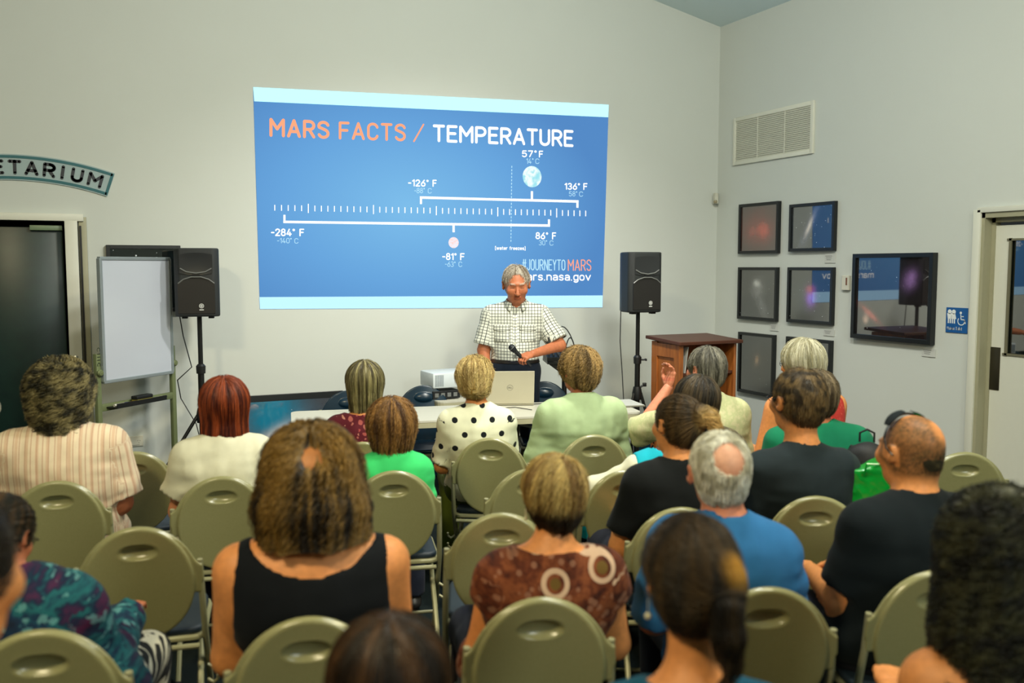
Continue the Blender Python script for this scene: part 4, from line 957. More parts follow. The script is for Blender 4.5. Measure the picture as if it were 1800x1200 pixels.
for key, px, py, rz, label in (
    ('A', 540, 1089, -14, 'grey folding chair under the curly-haired woman in black tank top'),
    ('B', 952, 1054, -17, 'grey folding chair under the short-haired woman in brown patterned top'),
    ('C', 240, 929, -10, 'empty grey folding chair with blue seat showing, left of the black tank top'),
    ('D', 97, 847, -8, 'grey folding chair under the man in cream striped shirt'),
    ('E', 388, 839, -10, 'grey folding chair under the red-haired woman'),
    ('F', 692, 829, -14, 'grey folding chair under the child in bright green shirt'),
    ('G', 862, 771, -30, 'dark-looking grey folding chair turned right, under the polka dot woman'),
    ('H', 1045, 765, -16, 'grey folding chair under the man in pale green shirt'),
    ('I', 882, 904, -22, 'empty grey folding chair half hidden behind the short-haired blonde head'),
    ('J', 935, 825, -18, 'grey folding chair seen between the polka dot woman and the blonde head'),
    ('K', 637, 778, -12, 'grey folding chair under the woman in maroon flowered top'),
    ('L', 232, 795, -4, 'grey folding chair partly hidden at right of the striped shirt man'),
    ('M', 1200, 894, -24, 'grey folding chair under the woman in black tee with tied hair'),
    ('N', 1437, 874, -26, 'grey folding chair under the young man in charcoal tee'),
    ('O', 1700, 796, -30, 'empty grey folding chair in front of the white toilet door'),
    ('P', 1745, 867, -28, 'grey folding chair at right edge above the black curly hair'),
    ('Q', 1655, 1006, -24, 'grey folding chair under the man with sunglasses on his head'),
    ('R', 66, 1112, -12, 'grey folding chair in the bottom left corner under the tie-dye top'),
    ('S', 1352, 1036, -20, 'grey folding chair under the white-haired man in blue shirt')):
    CHAIRS[key] = chair_at(px, py, rz, label)
# black vinyl chairs behind the table, facing the audience
BCH = make_chair(M['navyvinyl'], M['navyvinyl'], 'dark blue folding chairs behind the table')
for i, (px, py, rz, label) in enumerate(((744, 677, 165, 'dark blue folding chair behind the table, left of the polka dot woman'), (956, 670, 158, 'dark blue folding chair behind the table, right of the laptop'), (612, 686, 168, 'dark blue folding chair behind the left end of the table'))):
    c = BCH if i == 0 else copy_tree(BCH); p = at_z(px, py, TZ); a = R(rz); c.rotation_euler[2] = a
    c.location = (p.x + math.sin(a) * TY, p.y - math.cos(a) * TY, 0); c['label'] = label
# ================================================================== PEOPLE
def rotm(yaw=0, pitch=0, roll=0):
    return np.array(Matrix.Rotation(R(yaw), 3, 'Z') @ Matrix.Rotation(R(pitch), 3, 'X') @ Matrix.Rotation(R(roll), 3, 'Y'))
def smooth01(x): x = np.clip(x, 0, 1); return x * x * (3 - 2 * x)
# ---- materials that read attributes
t = NT('skin'); a_ = t.add('ShaderNodeAttribute', attribute_name='Col'); n_ = t.noise(55, 4)
mx_ = t.add('ShaderNodeMix', data_type='RGBA', blend_type='MULTIPLY'); mx_.inputs[0].default_value = 1; t.l.new(a_.outputs['Color'], mx_.inputs[6]); t.l.new(t.ramp(n_, [(.3, (.86, .84, .84, 1)), (.7, (1.06, 1.04, 1.02, 1))]), mx_.inputs[7])
t.base(mx_.outputs[2]); t.set(Roughness=.52, Specular_IOR_Level=.35); t.bump(t.noise(240, 3), .12, .002); SKIN = t.m
t = NT('hair'); a_ = t.add('ShaderNodeAttribute', attribute_name='Col'); t.base(a_.outputs['Color']); t.set(Roughness=.5, Specular_IOR_Level=.4); HAIR = t.m
EYEW = mat('eye_white', (215, 208, 198), .2); EYEI = mat('eye_iris', (52, 44, 36), .15)
def cloth(name, c, rough=.85, pattern=None, **kw):
    t = NT(name); a = t.add('ShaderNodeAttribute', attribute_name='cloth'); v = a.outputs['Vector']; c0 = lin(c); col = None
    sep = t.add('ShaderNodeSeparateXYZ', in_0=v); u, w = sep.outputs[0], sep.outputs[1]
    if pattern == 'stripes':
        col = c0
        for per, wd, cc, ph in kw['s']:
            f = t.math('LESS_THAN', t.math('FRACT', t.math('ADD', t.math('DIVIDE', u, per), ph)), wd); col = t.mix(f, col, lin(cc))
    elif pattern == 'check':
        per, wd = kw['per'], kw['wd']; f1 = t.math('LESS_THAN', t.math('FRACT', t.math('DIVIDE', u, per)), wd); f2 = t.math('LESS_THAN', t.math('FRACT', t.math('DIVIDE', w, per)), wd)
        col = t.mix(t.math('MULTIPLY', t.math('MAXIMUM', f1, f2), .93), c0, lin(kw['c2']))
    elif pattern == 'dots':
        per, rad = kw['per'], kw['rad']; row = t.math('FLOOR', t.math('DIVIDE', w, per * .75)); sh = t.math('MULTIPLY', t.math('FRACT', t.math('MULTIPLY', row, .5)), 1.0)
        fu = t.math('SUBTRACT', t.math('FRACT', t.math('ADD', t.math('DIVIDE', u, per), sh)), .5); fw = t.math('MULTIPLY', t.math('SUBTRACT', t.math('FRACT', t.math('DIVIDE', w, per * .75)), .5), .75)
        d = t.math('SQRT', t.math('ADD', t.math('MULTIPLY', fu, fu), t.math('MULTIPLY', fw, fw))); col = t.mix(t.math('LESS_THAN', d, rad), c0, lin(kw['c2']))
    elif pattern == 'flowers':
        n = t.noise(30, 3, vec=v, out=1); wv = t.add('ShaderNodeMixRGB', blend_type='ADD', in_Fac=.022); t.l.new(v, wv.inputs[1]); t.l.new(n, wv.inputs[2])
        vo = t.add('ShaderNodeTexVoronoi', in_Scale=kw.get('sc', 34)); t.l.new(wv.outputs[0], vo.inputs['Vector'])
        wn = t.add('ShaderNodeTexWhiteNoise'); t.l.new(vo.outputs['Position'], wn.inputs[0])
        lim = t.math('MULTIPLY', t.math('ADD', wn.outputs[0], -.12), .60); f = t.math('LESS_THAN', vo.outputs['Distance'], lim)
        col = t.mix(f, c0, t.mix(wn.outputs[0], lin(kw['c2']), lin(kw['c3'])))
    elif pattern == 'paisley':
        n = t.noise(16, 5, vec=v, rough=.7); col = t.ramp(n, [(.30, lin((30, 12, 10))), (.45, lin((84, 38, 20))), (.58, lin((124, 68, 38))), (.72, lin((70, 30, 20)))])
        vo = t.add('ShaderNodeTexVoronoi', in_Scale=8.5, in_Randomness=.6); t.l.new(v, vo.inputs['Vector']); d = vo.outputs['Distance']
        ring = t.math('LESS_THAN', t.math('ABSOLUTE', t.math('SUBTRACT', d, .30)), .055); core = t.math('LESS_THAN', d, .17)
        v2 = t.add('ShaderNodeTexVoronoi', in_Scale=34); t.l.new(v, v2.inputs['Vector']); dots = t.math('MULTIPLY', t.math('LESS_THAN', v2.outputs['Distance'], .3), t.math('GREATER_THAN', d, .38))
        col = t.mix(core, col, lin((96, 74, 30))); col = t.mix(t.math('MULTIPLY', ring, .8), col, lin((206, 176, 148))); col = t.mix(t.math('MULTIPLY', dots, .35), col, lin((176, 130, 104)))
    elif pattern == 'tiedye':
        n = t.noise(7, 4, vec=v, rough=.65); n2 = t.noise(26, 3, vec=v); col = t.ramp(n, [(.30, lin((8, 14, 30))), (.42, lin((12, 40, 66))), (.50, lin((26, 92, 98))), (.56, lin((14, 30, 56))), (.68, lin((84, 28, 64)))])
        col = t.mix(t.math('MULTIPLY', t.math('GREATER_THAN', n2, .60), .45), col, lin((110, 170, 170)))
    elif pattern == 'zebra':
        n = t.noise(13, 2, vec=v); col = t.ramp(n, [(.44, c0), (.46, lin(kw['c2'])), (.54, lin(kw['c2'])), (.56, c0)])
    elif pattern == 'mottled':
        n = t.noise(kw.get('sc', 18), 4, vec=v, rough=.6); col = t.ramp(n, [(.38, c0), (.52, lin(kw['c2'])), (.64, c0)])
    else: col = c0
    n = t.noise(14, 3, vec=v); m = t.add('ShaderNodeMix', data_type='RGBA', blend_type='MULTIPLY'); m.inputs[0].default_value = 1
    if isinstance(col, bpy.types.NodeSocket): t.l.new(col, m.inputs[6])
    else: m.inputs[6].default_value = col
    t.l.new(t.ramp(n, [(.3, (.90, .90, .90, 1)), (.7, (1.05, 1.05, 1.05, 1))]), m.inputs[7])
    t.base(m.outputs[2]); t.set(Roughness=rough, Specular_IOR_Level=.2, Sheen_Weight=kw.get('sheen', .04)); t.bump(t.noise(420, 2), .15, .0015); return t.m
# ---- a hand: wrist at origin, fingers along +y, palm faces -z, thumb on the -x side (a right hand seen from above)
def hand_mesh(curl=28, step=.0042, spread=1.0, thumb_in=.0):
    s = Sdf(); s.cone((0, -.03, 0), (0, .018, 0), .022, .024, .02, sq=(1.15, 1, .75)); s.ell((0, .048, 0), (.038, .046, .0145), .02); s.cone((-.028, .075, -.002), (.030, .072, -.003), .0115, .0105, .012)
    for x, L, r in ((-.029, .072, .0085), (-.010, .080, .0088), (.010, .075, .0085), (.029, .060, .0075)):
        p = np.array((x, .078 - abs(x) * .15, 0.)); a = -curl * .5; dx_ = x * .16 * spread
        for j, fr in enumerate((.46, .30, .24)):
            a -= curl * (.35 if j == 0 else .8); d = np.array((dx_ * .5, math.cos(R(a)), math.sin(R(a)))); q = p + d / np.linalg.norm(d) * L * fr
            s.cone(p, q, r * (1 - .08 * j), r * (.93 - .1 * j), .004); p = q
    p0 = np.array((-.026, .014, -.004)); p1 = np.array((-.050 + thumb_in * .3, .044, -.014)); p2 = np.array((-.056 + thumb_in, .070, -.022 - thumb_in * .3)); p3 = np.array((-.052 + thumb_in * 1.4, .092, -.027 - thumb_in * .3))
    s.cone(p0, p1, .0145, .0115, .014); s.cone(p1, p2, .0112, .0095, .004); s.cone(p2, p3, .0095, .0078, .004)
    return sculpt(s, step)
HANDS = {}
def get_hand(curl, thumb_in=0):
    k = (curl, thumb_in)
    if k not in HANDS: HANDS[k] = hand_mesh(curl, thumb_in=thumb_in)
    return HANDS[k]
def frame_from(y, z):
    y = np.array(y, float); y /= np.linalg.norm(y); z = np.array(z, float); z = z - y * (z @ y); z /= np.linalg.norm(z); return np.stack([np.cross(y, z), y, z], 1)
# ---- head and torso fields
def head_prims(s, HC, Rh, hs, infl=0, ears=True, face=True):
    def T_(p): return HC + Rh @ (np.array(p) * hs)
    def r_(r): return tuple(x * hs for x in r)
    s.ell(T_((0, -.014, .028)), r_((.078, .099, .088)), .02, Rh); s.ell(T_((0, .030, -.022)), r_((.061, .066, .083)), .04, Rh); s.ell(T_((0, .046, -.078)), r_((.043, .043, .033)), .03, Rh)
    s.ell(T_((0, -.045, -.03)), r_((.062, .05, .06)), .03, Rh)
    if face:
        for sx in (-1, 1): s.ell(T_((sx * .032, .102, .006)), r_((.018, .014, .012)), .014, Rh, 's')
        for sx in (-1, 1): s.ell(T_((sx * .0315, .080, .0125)), r_((.0150, .0125, .0075)), .006, Rh); s.ell(T_((sx * .0315, .080, -.0025)), r_((.0145, .0115, .0055)), .006, Rh)
        s.ell(T_((0, .090, .028)), r_((.046, .011, .009)), .014, Rh); s.cone(T_((0, .096, .006)), T_((0, .116, -.030)), .007 * hs, .0125 * hs, .012)
        for sx in (-1, 1): s.ell(T_((sx * .012, .108, -.034)), r_((.008, .009, .007)), .006, Rh); s.ell(T_((sx * .042, .074, -.022)), r_((.022, .02, .02)), .03, Rh)
        s.ell(T_((0, .098, -.056)), r_((.024, .009, .0045)), .006, Rh); s.ell(T_((0, .095, -.0665)), r_((.020, .009, .0055)), .006, Rh)
    if ears:
        for sx in (-1, 1):
            Re = Rh @ rotm(sx * -22, 0, sx * 10)
            s.ell(T_((sx * .085, -.006, -.004)), r_((.0085, .019, .031)), .008, Re); s.ell(T_((sx * .091, .0, .0)), r_((.006, .010, .016)), .006, Re, 's')
def torso_prims(s, J, f, i=0.0, fem=False):
    P, W, C, N = J['P'], J['W'], J['C'], J['N']; sw = J['sw']; k = J['k']
    s.ell(P + (0, 0, .0), (.178 * f + i, .128 * f + i, .125 + i), .05)
    s.cone(P + (0, 0, .03), W, .150 * f + i, (.138 if fem else .148) * f + i, .06, sq=(1, .78, 1)); s.cone(W, C, (.138 if fem else .148) * f + i, .160 * f + i, .06, sq=(1, .72, 1))
    bl = J['belly']
    if bl: s.ell(W + (0, .06, -.02), (.13 * f + i, .10 * bl + i, .13 + i), .06)
    a, b = J['S'][0], J['S'][1]; m = (a + b) / 2
    s.cone(a * .62 + m * .38 + (0, -.008, -.06), b * .62 + m * .38 + (0, -.008, -.06), .083 * f ** .5 + i, .083 * f ** .5 + i, .07, sq=(1, .9, 1.15))
    s.cone(a, b, .050 * f ** .5 + i, .050 * f ** .5 + i, .05)
    for q in (a, b): s.cone(N + (0, -.005, .012), q * .7 + m * .3 + (0, -.004, .006), .044 + i, .042 + i, .05)
    if fem:
        for sx in (-1, 1): s.ell(C + (sx * .075, .085, -.03), (.062 + i, .06 + i, .06 + i), .04)
def default_joints(sp):
    """local joints of a seated person; head top at sp['ht'] (local x,y,z)"""
    ht = np.array(sp['ht'], float); seat = sp.get('seat', .455); k = (ht[2] - seat) / .86; k = sp.get('k', k); hs = sp.get('hs', 1.0) * min(1.08, .35 + .65 * k)
    Rh = rotm(*sp.get('head', (0, 0, 0))); HC = ht - Rh @ np.array((0, -.012, .116 * hs)); f = sp.get('f', 1.0); sw = sp.get('sw', .185)
    P = np.array((sp.get('px', 0), sp.get('py', .0), seat + .085)); nb = sp.get('nb', .145) * k * 1.0 
    N = HC + np.array((-(ht[0] - P[0]) * .16, -.045, -nb - .03)); lean = sp.get('sl', 0)
    sl = .062 * k
    S = [N + np.array((-(sw - .05), .0, -sl - lean)), N + np.array(((sw - .05), .0, -sl + lean))]
    W = P * .64 + N * .36 + np.array((0, -.02, 0)); C = P * .30 + N * .70 + np.array((0, -.022, -.02))
    J = dict(P=P, W=W, C=C, N=N, S=S, HC=HC, Rh=Rh, hs=hs, k=k, f=f, sw=sw, belly=sp.get('belly', 0), seat=seat)
    arms = []
    for i, sx in enumerate((-1, 1)):
        a = (sp.get('arms') or (None, None))[i]
        if a is None:
            E_ = S[i] + np.array((sx * sp.get('eo', .045), .05, -.275 * k)); Wr = np.array((P[0] + sx * .085, P[1] + .30, max(seat + .20, E_[2] - .10)))
            pn = (0, 0, 1)
        else: E_, Wr, pn = np.array(a[0], float), np.array(a[1], float), a[2]
        arms.append((E_, Wr, pn))
    J['arms'] = arms
    legs = []
    for sx in (-1, 1):
        H_ = P + np.array((sx * .092, .02, -.01)); K_ = P + np.array((sx * .125, .43 * min(1, k + .05), -.03)); A_ = np.array((K_[0], K_[1] + sp.get('foot', -.03), .085))
        legs.append((H_, K_, A_))
    J['legs'] = sp.get('legs') or legs
    return J
SKINC = {'fair': (208, 140, 100), 'tan': (184, 112, 76), 'warm': (222, 148, 88), 'red': (208, 134, 104), 'dark': (96, 58, 40), 'pale': (216, 160, 124)}
def body_color(V, J, sp):
    base = np.array(lin(SKINC[sp.get('skin', 'fair')])[:3]); col = np.tile(base, (len(V), 1)); q = (V - J['HC']) @ J['Rh'] / J['hs']
    lips = (np.abs(q[:, 0]) < .024) & (q[:, 1] > .085) & (q[:, 2] < -.051) & (q[:, 2] > -.072); col[lips] = base * (.82, .64, .62)
    hc = np.array(lin(sp['hair'][1][0])[:3]) if sp.get('hair') else base * .3
    lash = (np.abs(np.abs(q[:, 0]) - .0315) < .013) & (q[:, 1] > .075) & (np.abs(q[:, 2] - .0035) < .0022); col[lash] = base * .3
    br = (np.abs(np.abs(q[:, 0]) - .032) < .019) & (q[:, 1] > .07) & (np.abs(q[:, 2] - .030 + (np.abs(q[:, 0]) - .032) ** 2 * 8) < .0055); col[br] = base * .35 + hc * .5
    if sp.get('stubble'):
        # cropped hair growing on the scalp, thinner over a patch at the crown
        sc_, amt, patch, pr = sp['stubble']; hc = np.array(lin(sc_)[:3]); el = smooth01((q[:, 2] + .085 - .75 * np.maximum(q[:, 1] + .0, 0)) / .03) * smooth01((.085 - q[:, 1]) / .03)
        el *= np.where((np.abs(q[:, 0]) > .068) & (q[:, 1] > -.03) & (q[:, 2] < .02), .15, 1)
        for pc in patch: el *= smooth01((np.linalg.norm(q - np.array(pc), axis=1) - pr * .55) / (pr * .6))
        el = el * amt * (0.85 + .3 * vnoise(q * 260)); el = np.clip(el, 0, 1)[:, None]; col = col * (1 - el) + hc * el
    red = sp.get('scalp')
    if red:
        pc, pr, cc = red; e = smooth01(1.3 - np.linalg.norm((q - np.array(pc)), axis=1) / pr)[:, None] * .7; col = col * (1 - e) + np.array(lin(cc)[:3]) * e
    return np.clip(col, 0, 1)
def add_part(name, VF, m, root, uv=None, col=None, kind=None):
    me = numpy_mesh(name, VF[0], VF[1], m, True, col, uv); o = link(bpy.data.objects.new(name, me), root)
    if kind: o['kind'] = kind
    return o
def cloth_uv(V, J):
    """flat cloth panels: front and back by x and height, sleeves along the arm"""
    uv = np.stack([V[:, 0] + np.where(V[:, 1] > J['C'][1], .013, 0), V[:, 2]], 1); sx_ = abs(J['S'][1][0] - J['S'][0][0]) / 2; mid = (J['S'][0] + J['S'][1]) / 2
    for q, sx in enumerate((-1, 1)):
        E_, Wr, pn = J['arms'][q]; S_ = J['S'][q]; ab = E_ - S_; L = np.linalg.norm(ab); ab = ab / L; t_ = (V - S_) @ ab; d = np.linalg.norm(V - S_ - ab * np.clip(t_, 0, L)[:, None], axis=1)
        bc = Wr - E_; L2 = np.linalg.norm(bc); bc = bc / L2; t2 = (V - E_) @ bc; d2 = np.linalg.norm(V - E_ - bc * np.clip(t2, 0, L2)[:, None], axis=1)
        w = (V[:, 0] - mid[0]) * sx > sx_ + .012; m = w & (d < .10) & (t_ > -.02); fr = frame_from(ab, (0, 1, .2)); p = (V - S_) @ fr
        uv[m, 0] = np.arctan2(p[m, 0], p[m, 2]) * .058; uv[m, 1] = -t_[m] + J['S'][q][2]
        m = (d2 < d) & (d2 < .10) & (t2 > 0); fr = frame_from(bc, (0, 1, .2)); p = (V - E_) @ fr; uv[m, 0] = np.arctan2(p[m, 0], p[m, 2]) * .05; uv[m, 1] = -t2[m]
    return uv
def build_person(sp):
    root = thing('person', sp['label'], 'person', group=sp.get('group'))
    J = default_joints(sp); near = sp.get('res', 1.0); st = .0125 * near; fs = .0065 * near
    f = J['f']; fem = sp.get('fem', False); thin = sp.get('arm', 1.0)
    s = Sdf(); torso_prims(s, J, f, 0, fem)
    N, HC, Rh, hs = J['N'], J['HC'], J['Rh'], J['hs']; nr = sp.get('neck', .054) * hs
    s.cone(N + (0, 0, -.05), HC + Rh @ np.array((0, -.022, -.045)) * hs, nr * 1.08, nr * .95, .035)
    for i, sx in enumerate((-1, 1)):
        E_, Wr, pn = J['arms'][i]; S_ = J['S'][i]
        s.cone(S_, E_, .047 * thin, .039 * thin, .03); s.cone(E_, Wr, .039 * thin, .027 * thin ** .5, .02)
        H_, K_, A_ = J['legs'][i]; s.cone(H_, K_, .084 * f ** .5, .060, .04); s.cone(K_, A_, .057, .036, .03)
    head_prims(s, HC, Rh, hs, face=True)
    ht = HC[2] + .125
    lo = np.min([p[1] for p in s.p], 0) - .02; hi = np.max([p[2] for p in s.p], 0) + .02
    V, F = sculpt(s, st, lo=lo, hi=hi, fx=(HC[0] - .10, HC[0] + .10), fy=(HC[1] - .13, HC[1] + .13), fz=(HC[2] - .13, ht), fstep=fs)
    Vs, Fs = [V], [F]; off = len(V)
    for i, sx in enumerate((-1, 1)):
        E_, Wr, pn = J['arms'][i]; hd = (sp.get('hands') or (None, None))[i] or (30, 0)
        hv, hf = get_hand(*hd[:2]); hv = hv.copy() * min(1.04, .3 + .7 * J['k'])
        if sx < 0: hv = hv * (-1, 1, 1); hf = hf[:, ::-1]
        d = Wr - E_ if len(hd) < 3 else np.array(hd[2], float); hv = hv @ frame_from(d, pn).T + Wr + d / np.linalg.norm(d) * .012
        Vs.append(hv); Fs.append(hf + off); off += len(hv)
    V = np.concatenate(Vs); F = np.concatenate(Fs)
    add_part('body', (V, F), SKIN, root, col=body_color(V, J, sp))
    # eyes
    for sx in (-1, 1):
        c = HC + Rh @ np.array((sx * .0315, .0785, .006)) * hs; b = MB()
        b.ball((0, 0, 0), .0118 * hs, 10); e = b.build('eye', EYEW, root); e.location = c; e.rotation_euler = Matrix(Rh.tolist()).to_euler()
        i_ = MB().ball((0, .0083 * hs, -.0015), (.0055 * hs, .0045 * hs, .0055 * hs), 8).build('iris', EYEI, e)
    # clothing
    for g in sp['top']: garment(root, J, sp, g)
    pants(root, J, sp)
    if sp.get('hair'): make_hair(root, J, sp)
    return root, J
def garment(root, J, sp, g):
    """g: dict(name, mat, sleeve (0 none .. 1 elbow .. 2 wrist), t thickness, neck (style), folds, loose, collar)"""
    s = Sdf(); i = g.get('t', .011); f = J['f']; fem = sp.get('fem', False); N = J['N']; slv = g.get('sleeve', .6); loose = g.get('loose', .016)
    torso_prims(s, J, f, i, fem)
    for q, sx in enumerate((-1, 1)):
        if slv <= 0: break
        E_, Wr, pn = J['arms'][q]; S_ = J['S'][q]; th = sp.get('arm', 1.0)
        if slv <= 1:
            e = S_ + (E_ - S_) * slv; d = (E_ - S_) / np.linalg.norm(E_ - S_); s.cone(S_, e + d * .06, .047 * th + i + .004, .042 * th + i + loose, .035, cut=(e, d))
        else:
            fr = min(slv - 1, 1); s.cone(S_, E_, .048 * th + i + .004, .041 * th + i + loose * .6, .035); e = E_ + (Wr - E_) * fr * .96; d = (Wr - E_) / np.linalg.norm(Wr - E_); s.cone(E_, e + d * .05, .041 * th + i + loose * .6, .030 + i + loose * .4, .03, cut=(e, d))
    nk = g.get('neck', 'crew'); O = N
    nz = g.get('nz', 0)
    if nk == 'crew': s.ell(O + (0, .018, .062 + nz), (.066, .080, .058), .008, None, 's')
    elif nk == 'wide': s.ell(O + (0, .02, .055 + nz), (.105, .095, .062), .008, None, 's')
    elif nk == 'scoop': s.ell(O + (0, .0, .035 + nz), (.165, .17, .118), .006, None, 's')
    elif nk == 'collar': s.ell(O + (0, .035, .070 + nz), (.062, .092, .056), .008, None, 's')
    if g.get('tank'):
        for q, sx in enumerate((-1, 1)): c = J['S'][q]; s.ell(c + (sx * .060, .0, -.045), (g['tank'], .16, .20), .006, None, 's')
    for c, r in g.get('holes', ()): s.ell(np.array(c), r, .006, None, 's')
    hem = g.get('hem', J['seat'] + .03); amp = g.get('folds', .005); sd = hash(sp['label']) % 97 if False else len(sp['label']) * 3.7
    Wz = J['W'][2]
    def noise(P):
        w = np.clip(1.15 - np.abs(P[..., 2] - Wz) / .28, .25, 1)
        return -amp * w * (vnoise(P * (6, 7, 22) + sd) + .5 * vnoise(P * (16, 16, 40) + sd * 2)) - amp * .5 * vnoise(P * (30, 10, 9) + sd)
    def post(P, d): return np.maximum(d, hem - P[..., 2])
    V, F = sculpt(s, g.get('step', .0095 * sp.get('res', 1.0)), noise, post)
    o = add_part(g['name'], (V, F), g['mat'], root, uv=cloth_uv(V, J))
    if g.get('col') or nk == 'collar':
        b = MB(); bm = b.bm; rows = []; n = 28; gap = 26; cN = N + np.array((0, .012, .006 + nz))
        prof = ((.074, -.010), (.070, .020), (.067, .046), (.073, .053), (.085, .034), (.096, .008))
        for k in range(n + 1):
            a = R(90 + gap + (360 - 2 * gap) * k / n); row = []
            for j, (r, z) in enumerate(prof): row.append(bm.verts.new((cN[0] + math.cos(a) * r * 1.02, cN[1] + math.sin(a) * r * (1.08 if math.sin(a) > 0 else .95) , cN[2] + z + .010 * (-math.sin(a)) - (.02 * max(0, math.sin(a)) if j < 4 else .045 * max(0, math.sin(a)) ** 2))))
            rows.append(row)
        for A_, B_ in zip(rows, rows[1:]):
            for j in range(len(prof) - 1): bm.faces.new((A_[j], A_[j + 1], B_[j + 1], B_[j]))
        me = b.mesh('collar', g['mat'], 70); at = me.attributes.new('cloth', 'FLOAT2', 'POINT')
        at.data.foreach_set('vector', np.array([[math.atan2(v.co.x - cN[0], -(v.co.y - cN[1])) * .075, v.co.z * 1.0] for v in me.vertices], np.float32).ravel())
        c = link(bpy.data.objects.new('collar', me), o); md = c.modifiers.new('thick', 'SOLIDIFY'); md.thickness = .0025
    return o
def pants(root, J, sp):
    s = Sdf(); f = J['f']; P = J['P']; i = .010; c = sp.get('pants', (34, 38, 52)); wz = sp.get('waist', P[2] + .07)
    s.ell(P, (.178 * f + i, .128 * f + i, .125 + i), .05); s.cone(P + (0, 0, .03), J['W'], .150 * f + i, .146 * f + i, .05, sq=(1, .78, 1)); cut = sp.get('shorts')
    if J['belly']: s.ell(J['W'] + (0, .06, -.02), (.13 * f + i, .10 * J['belly'] + i, .13 + i), .06)
    for H_, K_, A_ in J['legs']:
        s.cone(H_, K_, .084 * f ** .5 + i, .060 + i, .04)
        if not cut: s.cone(K_, A_, .058 + i, .040 + i + .012, .03, cut=(A_ - np.array((0, 0, .01)), np.array((0, 0, -1.))))
    def noise(Q): return -.004 * vnoise(Q * 18)
    def post(Q, d): return np.maximum(d, Q[..., 2] - wz)
    V, F = sculpt(s, .0165, noise, post); m = cloth('trouser_cloth', c) if not isinstance(c, bpy.types.Material) else c
    add_part(sp.get('pname', 'trousers'), (V, F), m, root, uv=np.stack([V[:, 0], V[:, 1] - V[:, 2]], 1))
    for q, (H_, K_, A_) in enumerate(J['legs']):
        s = Sdf(); s.cone(A_ + (0, -.035, -.045), A_ + (0, .13, -.052), .036, .030, .02, sq=(1, 1, .85)); s.cone(A_ + (0, 0, .0), A_ + (0, .0, -.04), .040, .042, .03)
        V, F = sculpt(s, .012, None, lambda Q, d: np.maximum(d, .006 - Q[..., 2])); add_part('shoe', (V, F), SHOE, root)
SHOE = mat('shoe_dark', (40, 38, 36), .5)
# ---- hair
def hair_shell(style, o):
    """field in head space (metres); returns Sdf, flow(P)->direction, post"""
    s = Sdf(); t = o.get('t', .016); L = o.get('len', .16); wd = o.get('w', .10); vol = o.get('vol', 0)
    s.ell((0, -.014, .030), (.078 + t, .099 + t, .088 + t), .02)
    if style in ('short', 'crop', 'tied'):
        nw = o.get('nw', .060); s.ell((0, -.052, -.028), (nw + t * .7, .050 + t * .8, .062 + t * .5), .03)
    if style in ('bob', 'long', 'wavy'):
        bw = o.get('bw', wd); s.cone((0, -.022, .03), (0, -.040, .118 - L + .05), wd + vol, bw, .04, sq=(1, .92, 1)); 
        if o.get('flat'): pass
    if style == 'tied' and o.get('bun') is not None:
        bc, br_ = o['bun']; s.ell(bc, br_, .02)
    if o.get('tail'):
        pts, rs = o['tail']
        for a, b, ra, rb in zip(pts, pts[1:], rs, rs[1:]): s.cone(a, b, ra, rb, .015)
    # keep the face and the ears free
    ff = o.get('face', .0)
    s.ell((0, .122 + ff, -.030), (.072, .068, .098), .02, None, 's'); s.ell((0, .100 + ff, -.10), (.062, .075, .10), .02, None, 's')
    if style in ('short', 'crop', 'tied'):
        for sx in (-1, 1): s.ell((sx * (.100 + t * .5), .006, -.012), (.036 + t * .5, .040, .046), .010, None, 's')
        s.ell((0, -.02, -.155), (.11, .12, o.get('nape', .062)), .012, None, 's')
    else: s.cone((0, -.01, -.10), (0, -.012, -.40), .055, .06, .02, op='s')
    for c, r in o.get('cut', ()): s.ell(c, r, o.get('cutk', .012), None, 's')
    return s
